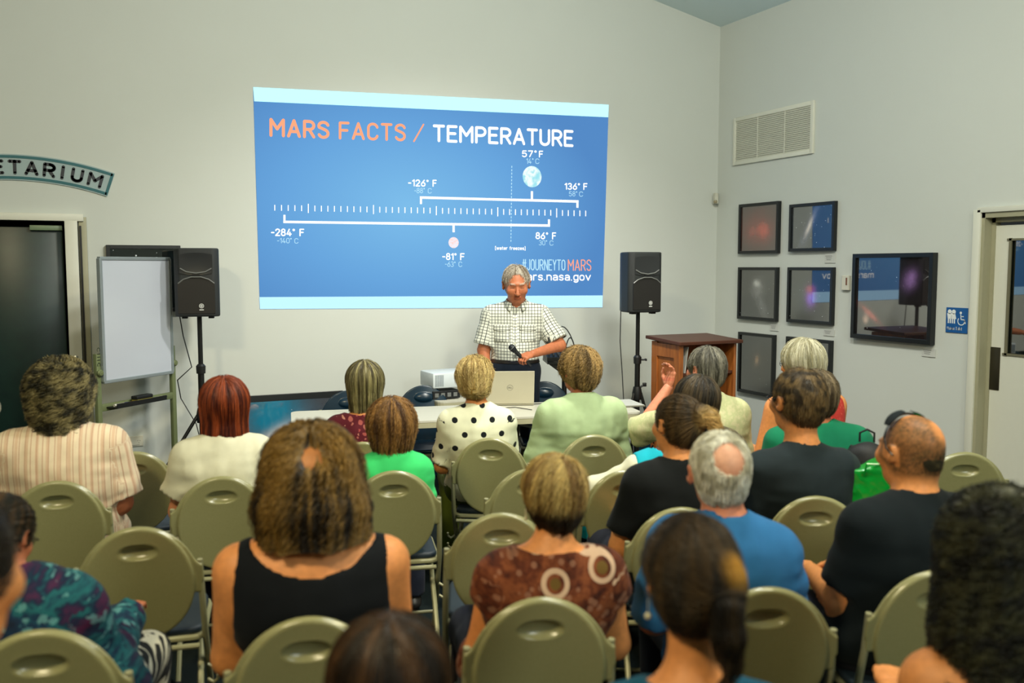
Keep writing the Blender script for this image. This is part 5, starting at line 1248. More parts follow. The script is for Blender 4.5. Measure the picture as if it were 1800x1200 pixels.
def make_hair(root, J, sp):
    style, cols, o = sp['hair']; HC, Rh, hs = J['HC'], J['Rh'], J['hs']; s = hair_shell(style, o); gr = o.get('groove', .0035); L = o.get('len', .16); zb = .118 - L
    seed = len(sp['label']) * 1.3 + (o.get('seed', 0)); curl = o.get('curl', 0); c0 = np.array(o.get('crown', (0, -.045, .13))); bun = np.array(o['to']) if o.get('to') is not None else None
    hang = style in ('bob', 'long', 'wavy')
    def noise(P):
        a = np.arctan2(P[..., 0], P[..., 1] + .02) * 7
        Q = np.stack([a * 1.7, P[..., 2] * (9 + curl * 400), np.zeros_like(a)], -1) if bun is None else P * 60
        n = gr * (vnoise(Q + seed) + .6 * vnoise(Q * (2.7, 1.4, 1) + seed))
        if curl: n = n + curl * (vnoise(P * 38 + seed) + .5 * vnoise(P * 80 + seed))
        return n
    def post(P, d):
        if not hang: return d
        rag = zb + .012 * vnoise(np.stack([np.arctan2(P[..., 0], -P[..., 1]) * 6, P[..., 2] * 0, P[..., 2] * 0], -1) + seed); return np.maximum(d, (rag - P[..., 2]) * .8)
    st = o.get('step', .0052 * sp.get('res', 1.0))
    V, F = sculpt(s, st, noise, post if hang else None); cols_ = [np.array(lin(c)[:3]) for c in cols]
    def tint(P, rnd):
        a = np.arctan2(P[..., 0], P[..., 1] + .02) * 5; iso = style == 'crop' or o.get('iso')
        n = (vnoise(P * 52 + seed) if iso else vnoise(np.stack([a * 1.4, P[..., 2] * 7, P[..., 1] * 3], -1) + seed * 2) * .7 + .5 * vnoise(np.stack([a * 4, P[..., 2] * 12, P[..., 1] * 5], -1) + seed)) * .5 + .5
        m = np.clip(n * 2.6 - .82 + rnd, 0, 1)[..., None]; c = cols_[0] * (1 - m) + cols_[1] * m  # strand colours vary; contrast raised to paint in lit and dark locks
        if len(cols_) > 2: e = smooth01((-P[..., 2] - o.get('c3z', .02)) / .05)[..., None]; c = c * (1 - e) + cols_[2] * e
        if o.get('c4'): pc, pr, cc = o['c4']; e = smooth01(1.4 - np.linalg.norm(P - np.array(pc), axis=-1) / pr)[..., None]; c = c * (1 - e) + np.array(lin(cc)[:3]) * e
        return c
    col = tint(V, RNG.rand(len(V)) * .2 - .1) * .75
    hm = add_part('hair', (V * hs @ Rh.T + HC, F), HAIR, root, col=col)
    # strands that lie along the surface
    n = int(o.get('n', 2600)); m = o.get('m', 9); SL = o.get('sl', .06); lift = o.get('lift', .004)
    if n:
        idx = RNG.randint(0, len(V), n); p = V[idx].astype(float) + RNG.normal(0, .002, (n, 3)); path = []; ln = SL * (.6 + .8 * RNG.rand(n)); ph = RNG.rand(n) * 6.28; fq = 1 + RNG.rand(n)
        top = .0015 + RNG.rand(n) ** 2 * o.get('fuzz', .006)
        for j in range(m):
            eps = .003; d0 = s.eval(p); g = np.stack([s.eval(p + e) - d0 for e in np.eye(3) * eps], -1); g /= np.linalg.norm(g, axis=-1, keepdims=True) + 1e-6
            below = (p[:, 2] < zb + .015) if hang else np.zeros(n, bool)
            off = top + lift * (j / m) ** 2 * RNG.rand(n); q = p - g * (d0 - off)[:, None]; p = np.where(below[:, None], p, q)
            out = p.copy()
            if o.get('ca'): 
                sd = np.cross(g, (0, 0, 1.)); amp = o['ca']; wf = o.get('wf', 1.1); out = out + sd * (np.sin(ph + j * fq * wf) * amp)[:, None] + g * (np.cos(ph + j * fq * wf) * amp * .7 + amp * .5)[:, None]
            lk = o.get('lock', .007)
            if lk:
                if j == 0: aa = np.arctan2(p[:, 0] - c0[0], -(p[:, 1] - c0[1])) ; lkn = vnoise(np.stack([aa * 5, p[:, 2] * 12, aa * 0], -1) + seed * 3); lks = vnoise(np.stack([aa * 3, p[:, 2] * 9, aa * 0 + 5], -1) + seed)
                out = out + g * (np.maximum(lkn, 0) * lk * min(1, .3 + j / m))[:, None] + np.cross(g, (0, 0, 1.)) * (lks * lk * 1.2 * j / m)[:, None]
            path.append(out)
            if bun is not None: D = bun - p + (0, 0, .0)
            else:
                D = np.stack([p[:, 0] - c0[0], p[:, 1] - c0[1], np.zeros(n)], -1); D /= np.linalg.norm(D, axis=-1, keepdims=True) + .02; D = D * smooth01((p[:, 2] - .02) / .08)[:, None] * 1.2 + (0, 0, -1.0); D = D + np.array(o.get('sweep', (0, 0, 0)))
            D = D - g * (np.sum(D * g, -1, keepdims=True)) * np.where(below, 0, 1)[:, None]; D = D / (np.linalg.norm(D, axis=-1, keepdims=True) + 1e-6) + g * o.get('stand', 0) + RNG.normal(0, o.get('mess', .08), (n, 3))
            stp = (ln / m) * (np.clip((p[:, 2] - (zb - .03)) / .03, 0, 1) if hang else 1); p = p + D * stp[:, None]
        Pt = np.stack(path, 1)
        for c, r in o.get('bald', ()): keep = np.min(np.linalg.norm((Pt - np.array(c)) / np.array(r), axis=-1), 1) > o.get('bs', .72) + (1.15 - o.get('bs', .72)) * RNG.rand(len(Pt)); Pt = Pt[keep]
        n = len(Pt); hc = bpy.data.hair_curves.new('hair_strands'); hc.add_curves([m] * n); W_ = (Pt * hs).reshape(-1, 3) @ Rh.T + HC
        hc.attributes['position'].data.foreach_set('vector', W_.astype(np.float32).ravel())
        r0 = o.get('r', .0008); rad = np.tile(np.linspace(1, .35, m), n) * r0 * np.repeat(.6 + .8 * RNG.rand(n), m)
        ra = hc.attributes.get('radius') or hc.attributes.new('radius', 'FLOAT', 'POINT'); ra.data.foreach_set('value', rad.astype(np.float32))
        cc = np.ones((n * m, 4), np.float32); cc[:, :3] = (tint(Pt, (RNG.rand(n) * .5 - .25)[:, None]) * (.7 + .6 * RNG.rand(n))[:, None, None]).reshape(-1, 3)
        at = hc.attributes.new('Col', 'FLOAT_COLOR', 'POINT'); at.data.foreach_set('color', np.clip(cc, 0, 1).ravel())
        hc.materials.append(HAIR); ho = link(bpy.data.objects.new('hair_strands', hc), hm); ho['kind'] = 'stuff'
# ---- placing: a sitter on a chair whose head top lies on a pixel ray
def seat_person(sp, chair=None, loc=None, rz=None, fwd=.19):
    """chair: key of CHAIRS; head = (px, py); hy = how far the head top is in front of the chair back's foot"""
    fx_ = .025 + .13 * max(0, sp.get('f', 1) - 1); fwd += fx_; sp.setdefault('group', 'seated audience'); sp['hy'] = sp.get('hy', .15) + fx_ * .8
    if chair is not None: c = CHAIRS[chair]; loc = c.location.copy(); cr = c.rotation_euler[2]
    else: loc = Vector(loc); cr = R(rz)
    a = cr + R(sp.get('turn', 0)); hx_, hy_ = sp['px_head']
    Mi = (Matrix.Translation(loc) @ Matrix.Rotation(cr, 4, 'Z')).inverted(); o = Mi @ CP; d = Mi.to_3x3() @ ray(hx_, hy_)
    yy = sp.get('hy', .15); t_ = (yy - o.y) / d.y; h = o + d * t_
    pel = Vector((sp.get('shift', 0), fwd, 0)); hl = h - pel
    # into the person's own frame (origin under the pelvis, turned by 'turn')
    Rt = Matrix.Rotation(-R(sp.get('turn', 0)), 3, 'Z'); hl = Rt @ hl
    sp['ht'] = (hl.x, hl.y, hl.z)
    root, J = build_person(sp); root.location = (Matrix.Translation(loc) @ Matrix.Rotation(cr, 4, 'Z')) @ pel; root.rotation_euler = (0, 0, a); return root, J
# ================================================================== THE CAST
def dk(P_, px, g): return P_
wall_of = None
C = dict(
  striped=cloth('cream_striped_shirt', (226, 208, 178), pattern='stripes', s=[(.041, .30, (214, 184, 154), .1), (.023, .16, (196, 160, 134), .6)]),
  white=cloth('white_tee', (216, 214, 188)), maroon=cloth('maroon_flowered_blouse', (84, 22, 32), pattern='flowers', c2=(206, 170, 140), c3=(150, 60, 60), sc=38),
  green=cloth('bright_green_tee', (60, 200, 110)), polka=cloth('polka_dot_blouse', (222, 222, 192), pattern='dots', per=.098, rad=.155, c2=(20, 24, 26)),
  sage=cloth('pale_green_shirt', (164, 184, 140)), check=cloth('check_shirt', (216, 218, 204), pattern='check', per=.0225, wd=.17, c2=(18, 26, 32)),
  cream=cloth('cream_patterned_shirt', (206, 200, 158), pattern='mottled', c2=(184, 188, 140)), khaki=cloth('khaki_patterned_scarf', (122, 112, 84), pattern='mottled', c2=(70, 66, 48), sc=34),
  black=cloth('black_tee', (9, 13, 13)), turq=cloth('turquoise_top', (20, 166, 186)), redf=cloth('red_flowered_top', (186, 52, 44), pattern='flowers', c2=(228, 120, 96), c3=(200, 70, 60), sc=60),
  emerald=cloth('emerald_tee', (14, 112, 78)), charcoal=cloth('charcoal_tee', (30, 40, 44)), navyblack=cloth('blue_black_tee', (8, 19, 24)), blue=cloth('blue_shirt', (44, 106, 160)),
  paisley=cloth('brown_paisley_top', (120, 60, 36), pattern='paisley'), tank=cloth('black_tank_cloth', (8, 13, 18)), tealtop=cloth('teal_top', (16, 84, 110)), yellowish=cloth('mustard_strap_top', (176, 150, 70)),
  dye=cloth('tie_dye_top', (20, 70, 90), pattern='tiedye'), zebra=cloth('black_white_trousers', (24, 26, 28), pattern='zebra', c2=(200, 196, 176)), grey=cloth('grey_shirt', (150, 150, 140)), lilac=cloth('plain_dark_top', (40, 40, 48)))
P_ = seat_person
ADDED = {}
# --- back row (nearest the camera, chairs A B S Q R)
ADDED['tank'] = P_(dict(label='heavy woman in black tank top with long wavy brown hair and thinning crown', px_head=(548, 770), hy=.13, sw=.240, f=1.26, arm=1.45, eo=.028, fem=True, skin='warm',
    scalp=((0, -.09, .09), .08, (150, 98, 54)), hs=1.08, top=[dict(name='tank_top', mat=C['tank'], sleeve=0, neck='scoop', tank=.056, t=.009)],
    hair=('wavy', [(30, 22, 12), (138, 106, 48)], dict(t=.024, len=.228, w=.116, bw=.136, groove=.010, curl=.001, ca=.008, wf=.62, lock=.018, n=7000, sl=.12, r=.0011, m=14, cutk=.025, cut=[((0, -.135, .127), (.068, .070, .070))], bald=[((0, -.118, .105), (.054, .05, .050))]))), 'A')
ADDED['paisley'] = P_(dict(label='woman with short layered blonde hair in brown paisley top', px_head=(978, 812), hy=.12, sw=.195, f=1.05, arm=1.2, fem=True, skin='warm', head=(4, 0, 3), eo=.05, neck=.056, nb=.165,
    top=[dict(name='paisley_top', mat=C['paisley'], sleeve=.28, neck='wide', t=.010, loose=.02)],
    hair=('short', [(196, 170, 104), (122, 92, 44), (34, 26, 16)], dict(t=.022, c3z=.0, lock=.016, nw=.046, groove=.006, n=4200, sl=.075, r=.0010, lift=.010, m=9, crown=(.03, -.02, .13), sweep=(-.35, 0, 0), nape=.05))), 'B')
ADDED['blue'] = P_(dict(label='white-haired man with bald pink crown in blue shirt', px_head=(1268, 762), hy=.16, sw=.205, f=1.12, arm=1.2, skin='red', hs=1.13, head=(-4, 4, 0), sl=-.02,
    scalp=((0, -.10, .08), .070, (214, 168, 140)), top=[dict(name='blue_shirt', mat=C['blue'], sleeve=1.0, neck='crew', nz=-.01, t=.013, folds=.009)],
    hair=('crop', [(236, 234, 220), (186, 182, 160)], dict(t=.002, bs=.35, groove=.001, n=8500, sl=.024, r=.0008, lift=.006, stand=.35, m=5, fuzz=.004, nape=.05, lock=0, cut=[((.005, -.112, .078), (.050, .052, .054))], bald=[((.005, -.108, .078), (.044, .048, .048))]))), 'S')
ADDED['bald'] = P_(dict(label='balding man in black tee with sunglasses pushed up on his head', px_head=(1608, 730), hy=.24, turn=14, sw=.225, f=1.16, arm=1.35, skin='warm', hs=1.08, head=(6, -4, 4), neck=.064, shift=-.02,
    stubble=((56, 50, 30), .80, ((.035, -.085, .070), (.0, .02, .12)), .050), top=[dict(name='tee_shirt', mat=C['navyblack'], sleeve=.8, neck='crew', t=.012, folds=.007)], arms=None,
    hair=('crop', [(56, 50, 32), (92, 82, 52)], dict(t=-.003, groove=0, n=7000, sl=.008, r=.0006, stand=.5, m=3, lift=.003, fuzz=.001, lock=0, nape=.055, cut=[((0, .01, .12), (.075, .12, .055)), ((.035, -.10, .08), (.045, .04, .045))], bald=[((.035, -.095, .080), (.04, .04, .042))]))), 'Q')
ADDED['dye'] = P_(dict(label='dark-haired person in teal and purple tie-dye top at left edge', px_head=(14, 880), hy=.24, shift=-.02, turn=-6, sw=.215, f=1.15, arm=1.3, fem=True, skin='tan', head=(-10, -30, 0), pants=C['zebra'], sl=-.0, hs=.98,
    top=[dict(name='tie_dye_top', mat=C['dye'], sleeve=2, neck='crew', t=.016, folds=.012, loose=.03)],
    hair=('tied', [(28, 30, 24), (86, 62, 34)], dict(t=.014, n=2800, sl=.07, r=.0010, m=8, groove=.004, to=(0, -.12, .0), bun=((0, -.125, .005), (.04, .035, .04))))), 'R')
# --- second row (chairs M N, C and I are empty)
ADDED['bun'] = P_(dict(label='woman in black tee with brown hair tied in a loose bun', px_head=(1196, 700), hy=.13, turn=12, sw=.200, f=1.12, arm=1.3, fem=True, skin='warm', head=(14, -6, 8), eo=.06, sl=.0,
    top=[dict(name='tee_shirt', mat=C['black'], sleeve=.75, neck='crew', t=.013, folds=.006)],
    hair=('tied', [(44, 36, 22), (96, 74, 42)], dict(t=.010, n=3600, sl=.09, r=.0008, m=9, groove=.003, crown=(0, .06, .10), to=(.025, -.125, .045), bun=((.03, -.128, .048), (.040, .032, .034)), c4=((.05, -.155, .03), .06, (214, 178, 110)), nape=.05,
        tail=([(.03, -.12, .07), (.05, -.155, .05), (.075, -.165, .0), (.085, -.15, -.05)], [.026, .024, .018, .008])))), 'M')
ADDED['charcoal'] = P_(dict(label='tall young man with short brown hair in charcoal tee', px_head=(1408, 652), hy=.14, turn=10, sw=.215, f=1.02, arm=1.15, skin='warm', head=(12, 0, 2), neck=.058, nb=.175, hs=1.10,
    stubble=((50, 40, 26), .9, (), .01), top=[dict(name='tee_shirt', mat=C['charcoal'], sleeve=.9, neck='crew', t=.013, folds=.007)],
    hair=('crop', [(46, 36, 20), (116, 94, 58), (88, 66, 42)], dict(t=.008, c3z=.03, groove=.003, n=5200, sl=.022, r=.0008, stand=.35, m=5, lift=.005, fuzz=.004, lock=.003, nape=.068))), 'N')
# --- third row (chairs D E F J, O is empty)
ADDED['striped'] = P_(dict(label='man in cream striped shirt with curly dark hair, at left', px_head=(104, 648), hy=.13, sw=.235, f=1.28, arm=1.4, skin='tan', hs=1.08, head=(-8, 0, 0), nb=.13, eo=.03,
    top=[dict(name='striped_shirt', mat=C['striped'], sleeve=.85, neck='collar', t=.016, folds=.009, loose=.03)],
    hair=('bob', [(34, 32, 18), (144, 132, 88)], dict(t=.030, len=.215, w=.098, bw=.096, vol=.010, groove=.008, curl=.016, ca=.014, iso=1, lock=.016, n=4600, sl=.10, r=.0011, m=14))), 'D')
ADDED['redhair'] = P_(dict(label='woman with long straight red hair in white tee', px_head=(394, 672), hy=.12, sw=.195, f=1.12, arm=1.25, fem=True, skin='fair', head=(-3, 2, 0), eo=.05, sl=0,
    top=[dict(name='white_tee', mat=C['white'], sleeve=.62, neck='wide', nz=.01, t=.014, folds=.008, loose=.045)],
    hair=('long', [(74, 24, 10), (160, 74, 34)], dict(t=.022, len=.315, w=.100, bw=.100, groove=.006, n=4600, sl=.16, r=.0010, m=12, mess=.03))), 'E')
ADDED['kid'] = P_(dict(label='child with brown bobbed hair in bright green tee', px_head=(688, 708), hy=.12, sw=.160, f=.86, arm=.9, skin='fair', k=.80, hs=1.12, nb=.135, eo=.03,
    top=[dict(name='green_tee', mat=C['green'], sleeve=.6, neck='crew', t=.012, folds=.007, loose=.03)],
    hair=('bob', [(74, 46, 20), (168, 124, 64)], dict(t=.022, len=.220, w=.092, bw=.086, groove=.007, ca=.003, curl=.001, n=4200, sl=.12, r=.0010, m=10, lift=.016))), 'F')
loc3 = lambda t_, dy=0: (1.15 + t_ * .58, 3.66 - t_ * .165 + dy, 0)
def hidden_chair(key, loc, rz, label):
    c = copy_tree(CHAIR_P); c.location = loc; c.rotation_euler = (0, 0, R(rz)); c.scale = (1, 1, 1); c['label'] = label; CHAIRS[key] = c; return c
hidden_chair('T', (2.17, 3.33, 0), -20, 'grey folding chair behind the black tee woman, under the child in turquoise')
hidden_chair('U', (2.45, 3.08, 0), -22, 'grey folding chair hidden under the long dark-haired woman in khaki')
hidden_chair('V', (2.98, 2.98, 0), -26, 'grey folding chair under the person in emerald green tee')
CHAIRS['T'].location = (2.10, 3.34, 0); CHAIRS['U'].location = (2.56, 3.22, 0); CHAIRS['V'].location = (3.03, 3.08, 0)
ADDED['turq'] = P_(dict(label='child in white sleeves and turquoise vest, hidden behind tied-hair woman', px_head=(1182, 716), hy=.14, sw=.17, f=.9, arm=.95, skin='dark', k=.78, hs=1.0, arms=(((-.27, .05, .60), (-.22, .26, .52), (0, 0, 1)), None),
    top=[dict(name='white_shirt', mat=C['white'], sleeve=.9, neck='crew', t=.012, folds=.010, loose=.035), dict(name='turquoise_vest', mat=C['turq'], sleeve=0, neck='crew', t=.019, tank=.05)],
    hair=('crop', [(30, 26, 20), (50, 42, 32)], dict(t=.006, n=1500, sl=.02, stand=.3, m=4))), 'T')
ADDED['khaki'] = P_(dict(label='woman with long loose dark hair and khaki patterned shawl', px_head=(1229, 668), hy=.13, turn=14, sw=.19, f=1.05, fem=True, skin='tan', head=(16, 0, 10), 
    top=[dict(name='patterned_shawl', mat=C['khaki'], sleeve=1, neck='wide', t=.018, folds=.012, loose=.03)],
    hair=('long', [(28, 24, 16), (78, 64, 42)], dict(t=.020, len=.30, w=.095, bw=.10, groove=.006, n=2800, sl=.14, r=.0012, m=12, mess=.04))), 'U')
ADDED['emerald'] = P_(dict(label='person with brown-grey hair in emerald green tee behind young man', px_head=(1436, 658), hy=.13, turn=4, sw=.225, f=1.15, arm=1.3, skin='tan', head=(6, 0, 0), 
    top=[dict(name='green_tee', mat=C['emerald'], sleeve=.8, neck='crew', t=.014, folds=.006)],
    hair=('short', [(64, 52, 36), (128, 112, 84)], dict(t=.022, groove=.006, n=2400, sl=.06, r=.0012, lift=.008, nape=.04))), 'V')
# --- fourth row (chairs L K G H and beyond)
ADDED['maroon'] = P_(dict(label='woman with straight grey-brown bob in maroon flowered blouse', px_head=(641, 640), hy=.14, sw=.190, f=1.05, arm=1.1, fem=True, skin='warm', head=(-6, 0, 0), nb=.165, neck=.05,
    top=[dict(name='flowered_blouse', mat=C['maroon'], sleeve=1.0, neck='wide', t=.013, folds=.006)],
    hair=('bob', [(70, 62, 36), (164, 154, 106)], dict(t=.018, len=.235, w=.086, bw=.088, groove=.006, n=2800, sl=.15, r=.0012, m=10, mess=.03))), 'K')
ADDED['polka'] = P_(dict(label='woman with pinned blonde updo in white polka dot blouse', px_head=(832, 634), hy=.17, turn=14, shift=-.09, sw=.190, f=.98, arm=1.0, fem=True, skin='warm', head=(-8, 0, -4), nb=.150, pants=(90, 104, 34),
    top=[dict(name='polka_dot_blouse', mat=C['polka'], sleeve=.9, neck='crew', nz=.01, t=.012, folds=.007, hem=.47)], waist=.60,
    hair=('tied', [(206, 182, 118), (150, 122, 66)], dict(t=.026, n=4200, sl=.08, r=.0011, m=9, groove=.010, lock=.016, lift=.014, crown=(0, .03, .12), to=(0, -.115, -.035), bun=((0, -.095, -.02), (.060, .050, .060)), c4=((0, -.10, .06), .035, (92, 66, 36)), nape=.055))), 'G')
ADDED['sage'] = P_(dict(label='man with tousled light brown hair in pale green long-sleeved shirt', px_head=(1020, 616), hy=.15, turn=8, shift=-.03, sw=.228, f=1.08, arm=1.25, skin='tan', head=(16, 0, 0), nb=.15, hs=1.02, eo=.05,
    top=[dict(name='pale_green_shirt', mat=C['sage'], sleeve=2, neck='collar', t=.017, folds=.010, loose=.02)],
    hair=('short', [(92, 72, 38), (176, 144, 88)], dict(t=.020, groove=.009, curl=.003, ca=.005, lock=.014, nw=.052, n=3800, sl=.07, r=.0012, lift=.012, mess=.2, nape=.036, cut=[]))), 'H')
hidden_chair('W', (2.93, 3.78, 0), -24, 'grey folding chair under the grey-haired man with raised hand'); hidden_chair('X', (3.52, 3.62, 0), -30, 'grey folding chair under the white-haired woman in red')
ADDED['raised'] = P_(dict(label='grey-haired man in cream shirt raising his left hand to his face', px_head=(1243, 613), hy=.16, turn=10, sw=.205, f=1.1, arm=1.05, skin='red', head=(22, -4, 2), hs=1.0, arms=(((-.32, .20, .80), (-.13, .235, 1.04), (1, .3, 0)), None), hands=((38, .004, (.25, .1, 1)), None),
    top=[dict(name='cream_shirt', mat=C['cream'], sleeve=1, neck='crew', t=.015, folds=.008, loose=.03)],
    hair=('short', [(70, 68, 58), (136, 132, 116)], dict(t=.012, groove=.004, n=3000, sl=.035, r=.0010, lift=.006, stand=.15, nape=.05))), 'W')
ADDED['redtop'] = P_(dict(label='woman with short white hair and glasses in red flowered sleeveless top', px_head=(1411, 603), hy=.16, turn=26, sw=.235, f=1.2, arm=1.5, fem=True, skin='warm', head=(22, -4, 0), shift=-.10,
    top=[dict(name='flowered_top', mat=C['redf'], sleeve=0, neck='wide', t=.012, tank=.045)],
    hair=('bob', [(206, 202, 176), (150, 144, 112)], dict(t=.022, len=.185, w=.092, bw=.084, groove=.006, n=2800, sl=.10, r=.0012, m=9))), 'X')
# --- front-most sitters, half out of the frame below
for key, loc, rz, lab in (('Y', (.38, 1.19, 0), -12, 'grey folding chair out of frame below, under the dark-haired head'), ('Z', (.96, 1.25, 0), -24, 'grey folding chair out of frame below, under the woman in teal top'), ('AA', (1.62, 1.12, 0), -30, 'grey folding chair out of frame below, under the woman with black curls'), ('BB', (-.20, 1.22, 0), -8, 'grey folding chair out of frame below, at bottom left')):
    hidden_chair(key, loc, rz, lab)
ADDED['low'] = P_(dict(label='dark-haired head rising from bottom edge between two chairs', px_head=(682, 1108), hy=.20, sw=.18, f=1, fem=True, skin='tan', hs=1.05,
    top=[dict(name='dark_top', mat=C['lilac'], sleeve=.8)], hair=('bob', [(34, 24, 14), (84, 56, 28)], dict(t=.020, len=.24, w=.098, bw=.098, groove=.005, n=3500, sl=.1, r=.0008, m=9))), 'Y')
ADDED['teal'] = P_(dict(label='woman with dark pinned-up hair, bare neck and teal top, at bottom', px_head=(1214, 926), hy=.19, sw=.185, f=1.0, fem=True, skin='warm', head=(2, -4, 0), nb=.215, neck=.050, hs=1.0,
    top=[dict(name='teal_top', mat=C['tealtop'], sleeve=.7, neck='wide', nz=.012, t=.012)],
    hair=('tied', [(28, 22, 14), (70, 52, 26)], dict(t=.020, n=5200, sl=.09, r=.0007, m=10, groove=.004, lift=.006, crown=(0, .06, .12), to=(.04, -.115, .0), bun=((.035, -.108, .015), (.046, .036, .062)), c4=((.060, -.115, .045), .036, (214, 160, 60)), nape=.05,
        tail=([(.04, -.13, -.02), (.045, -.135, -.08), (.05, -.12, -.14), (.045, -.11, -.20)], [.030, .026, .020, .008])))), 'Z')
ADDED['black_curls'] = P_(dict(label='woman with a big mass of black curly hair at bottom right', px_head=(1760, 893), hy=.18, sw=.19, f=1.05, fem=True, skin='warm', hs=1.04, nb=.20,
    top=[dict(name='strap_top', mat=C['tank'], sleeve=0, neck='scoop', tank=.075)],
    hair=('wavy', [(12, 13, 10), (66, 66, 42)], dict(t=.026, len=.32, w=.108, bw=.135, iso=1, vol=.008, groove=.008, curl=.020, ca=.013, lock=.018, n=6500, sl=.11, r=.0009, m=16))), 'AA')
ADDED['edge'] = P_(dict(label='bare-shouldered person in mustard strap top at bottom left corner', px_head=(-122, 872), hy=.24, turn=-16, sw=.20, f=1.15, arm=1.35, fem=True, skin='warm', head=(-20, -4, 0), neck=.06,
    top=[dict(name='strap_top', mat=C['yellowish'], sleeve=0, neck='scoop', tank=.065)],
    hair=('tied', [(26, 22, 16), (60, 46, 28)], dict(t=.012, n=1800, sl=.07, m=8, groove=.003, to=(0, -.12, .04), bun=((0, -.12, .05), (.04, .035, .04))))), 'BB')
hidden_chair('CC', (-.47, 4.78, 0), -6, 'grey folding chair beyond left edge, under the white-haired person')
ADDED['leftedge'] = P_(dict(label='white-haired person with glasses just showing at left edge', px_head=(-36, 695), hy=.15, sw=.20, f=1.05, skin='fair', top=[dict(name='grey_shirt', mat=C['grey'], sleeve=.8)],
    hair=('short', [(190, 190, 176), (140, 140, 120)], dict(t=.014, n=900, r=.0012, nape=.05))), 'CC')
# --- the standing speaker
def standing_man():
    p = at_g(905, 600, 6.78); rz = 180 - 25; loc = Vector((p.x, p.y, 0)); Mi = (Matrix.Translation(loc) @ Matrix.Rotation(R(rz), 4, 'Z')).inverted()
    def L(px, py, dy=0.0):                                # pixel to the man's own frame at local depth dy (towards the camera = +)
        o = Mi @ CP; d = Mi.to_3x3() @ ray(px, py); t_ = (dy - o.y) / d.y; return o + d * t_
    ht = L(907, 468, .05); J = {}
    S0, S1 = L(955, 552), L(860, 555)
    hs = 1.17; head = (4, -15, 2); Rh = rotm(*head); HC = np.array(ht) - Rh @ np.array((0, -.012, .116)) * hs
    Ea = L(984, 607, .06); Wa = L(936, 622, .27); Eb = L(850, 615, .0); Wb = L(857, 668, .08)
    sp = dict(label='standing older man in check shirt holding a microphone behind the laptop', ht=ht, seat=.88, k=1.0, hs=hs / 1.0, head=head, sw=.235, f=1.0, skin='tan', belly=1.25, arm=1.15, nb=.135, px=0, py=0,
        arms=((tuple(Ea), tuple(Wa), (-.2, .3, 1)), (tuple(Eb), tuple(Wb), (1, 0, 0))), hands=((62, .030), (30, 0)),
        legs=[(np.array((sx * .095, 0, .93)), np.array((sx * .11, .01, .50)), np.array((sx * .12, -.02, .085))) for sx in (-1, 1)], waist=1.06, pants=(24, 32, 44), pname='jeans',
        top=[dict(name='check_shirt', mat=C['check'], sleeve=.86, neck='collar', t=.014, folds=.006, loose=.032, hem=1.03)],
        hair=('short', [(196, 188, 172), (128, 112, 92)], dict(t=.004, groove=.002, n=3400, sl=.022, r=.0009, lift=.006, stand=.35, nape=.05, lock=.003, sweep=(.5, .3, 0), cut=[((0, .108, .050), (.062, .056, .050)), ((0, .135, .0), (.085, .072, .085)), ((.09, .06, -.01), (.03, .045, .06)), ((-.09, .06, -.01), (.03, .045, .06))])))
    root, J = build_person(sp); root.location = loc; root.rotation_euler = (0, 0, R(rz))
    Mw = Matrix.Translation(loc) @ Matrix.Rotation(R(rz), 4, 'Z')
    # shirt pockets, placket, belt
    sh = [c for c in root.children if c.name.startswith('check_shirt')][0]
    return root, J, Mw, sp, L, sh
MAN, MJ, MM, MSP, ML, MSH = standing_man()
# ================================================================== SMALL THINGS WORN OR HELD, BAGS
def head_pt(J, p): return Vector(J['HC'] + J['Rh'] @ (np.array(p) * J['hs']))
GLASSM = mat('glasses_frame_dark', (18, 18, 18), .3); t = NT('dark_lens'); t.base(lin((12, 12, 14))); t.set(Roughness=.05); LENS = t.m
GOLD = mat('gold_metal', (214, 178, 96), .25, metal=.9); PEARL = mat('pearl', (226, 222, 190), .25)
def glasses(key, name, up=0.0, back=0.0, dark=False, r=.0018, cat_part='glasses'):
    root, J = ADDED[key]; b = MB(); y0 = .108 - back; z0 = .006 + up; e = .080
    for sx in (-1, 1):
        b.tube([head_pt(J, (sx * .033 + .022 * math.cos(k / 14 * 6.2832), y0 - abs(sx * .033 + .022 * math.cos(k / 14 * 6.2832)) * .12, z0 + .016 * math.sin(k / 14 * 6.2832))) for k in range(14)], r, 6, closed=True)
        b.tube([head_pt(J, p) for p in ((sx * .056, y0 - .008, z0 + .004), (sx * (e + .004), y0 - .03, z0 + .003), (sx * (e + .007), .03 - back * .4, z0 * .7 + .006), (sx * (e + .006), -.012, .018 + up * .35), (sx * e, -.026, -.004 + up * .3))], r * .9, 6)
    b.tube([head_pt(J, p) for p in ((-.011, y0, z0 + .003), (0, y0 + .004, z0 + .006), (.011, y0, z0 + .003))], r, 6)
    g = b.build(name, GLASSM, root)
    if dark:
        for sx in (-1, 1): 
            l = MB().ball((0, 0, 0), (.023, .003, .017), 12).build('lens', LENS, g); l.location = head_pt(J, (sx * .033, y0 - .003, z0)); l.rotation_euler = Matrix(J['Rh'].tolist()).to_euler()
    return g
glasses('redtop', 'glasses'); glasses('charcoal', 'glasses'); glasses('leftedge', 'glasses'); glasses('dye', 'glasses')
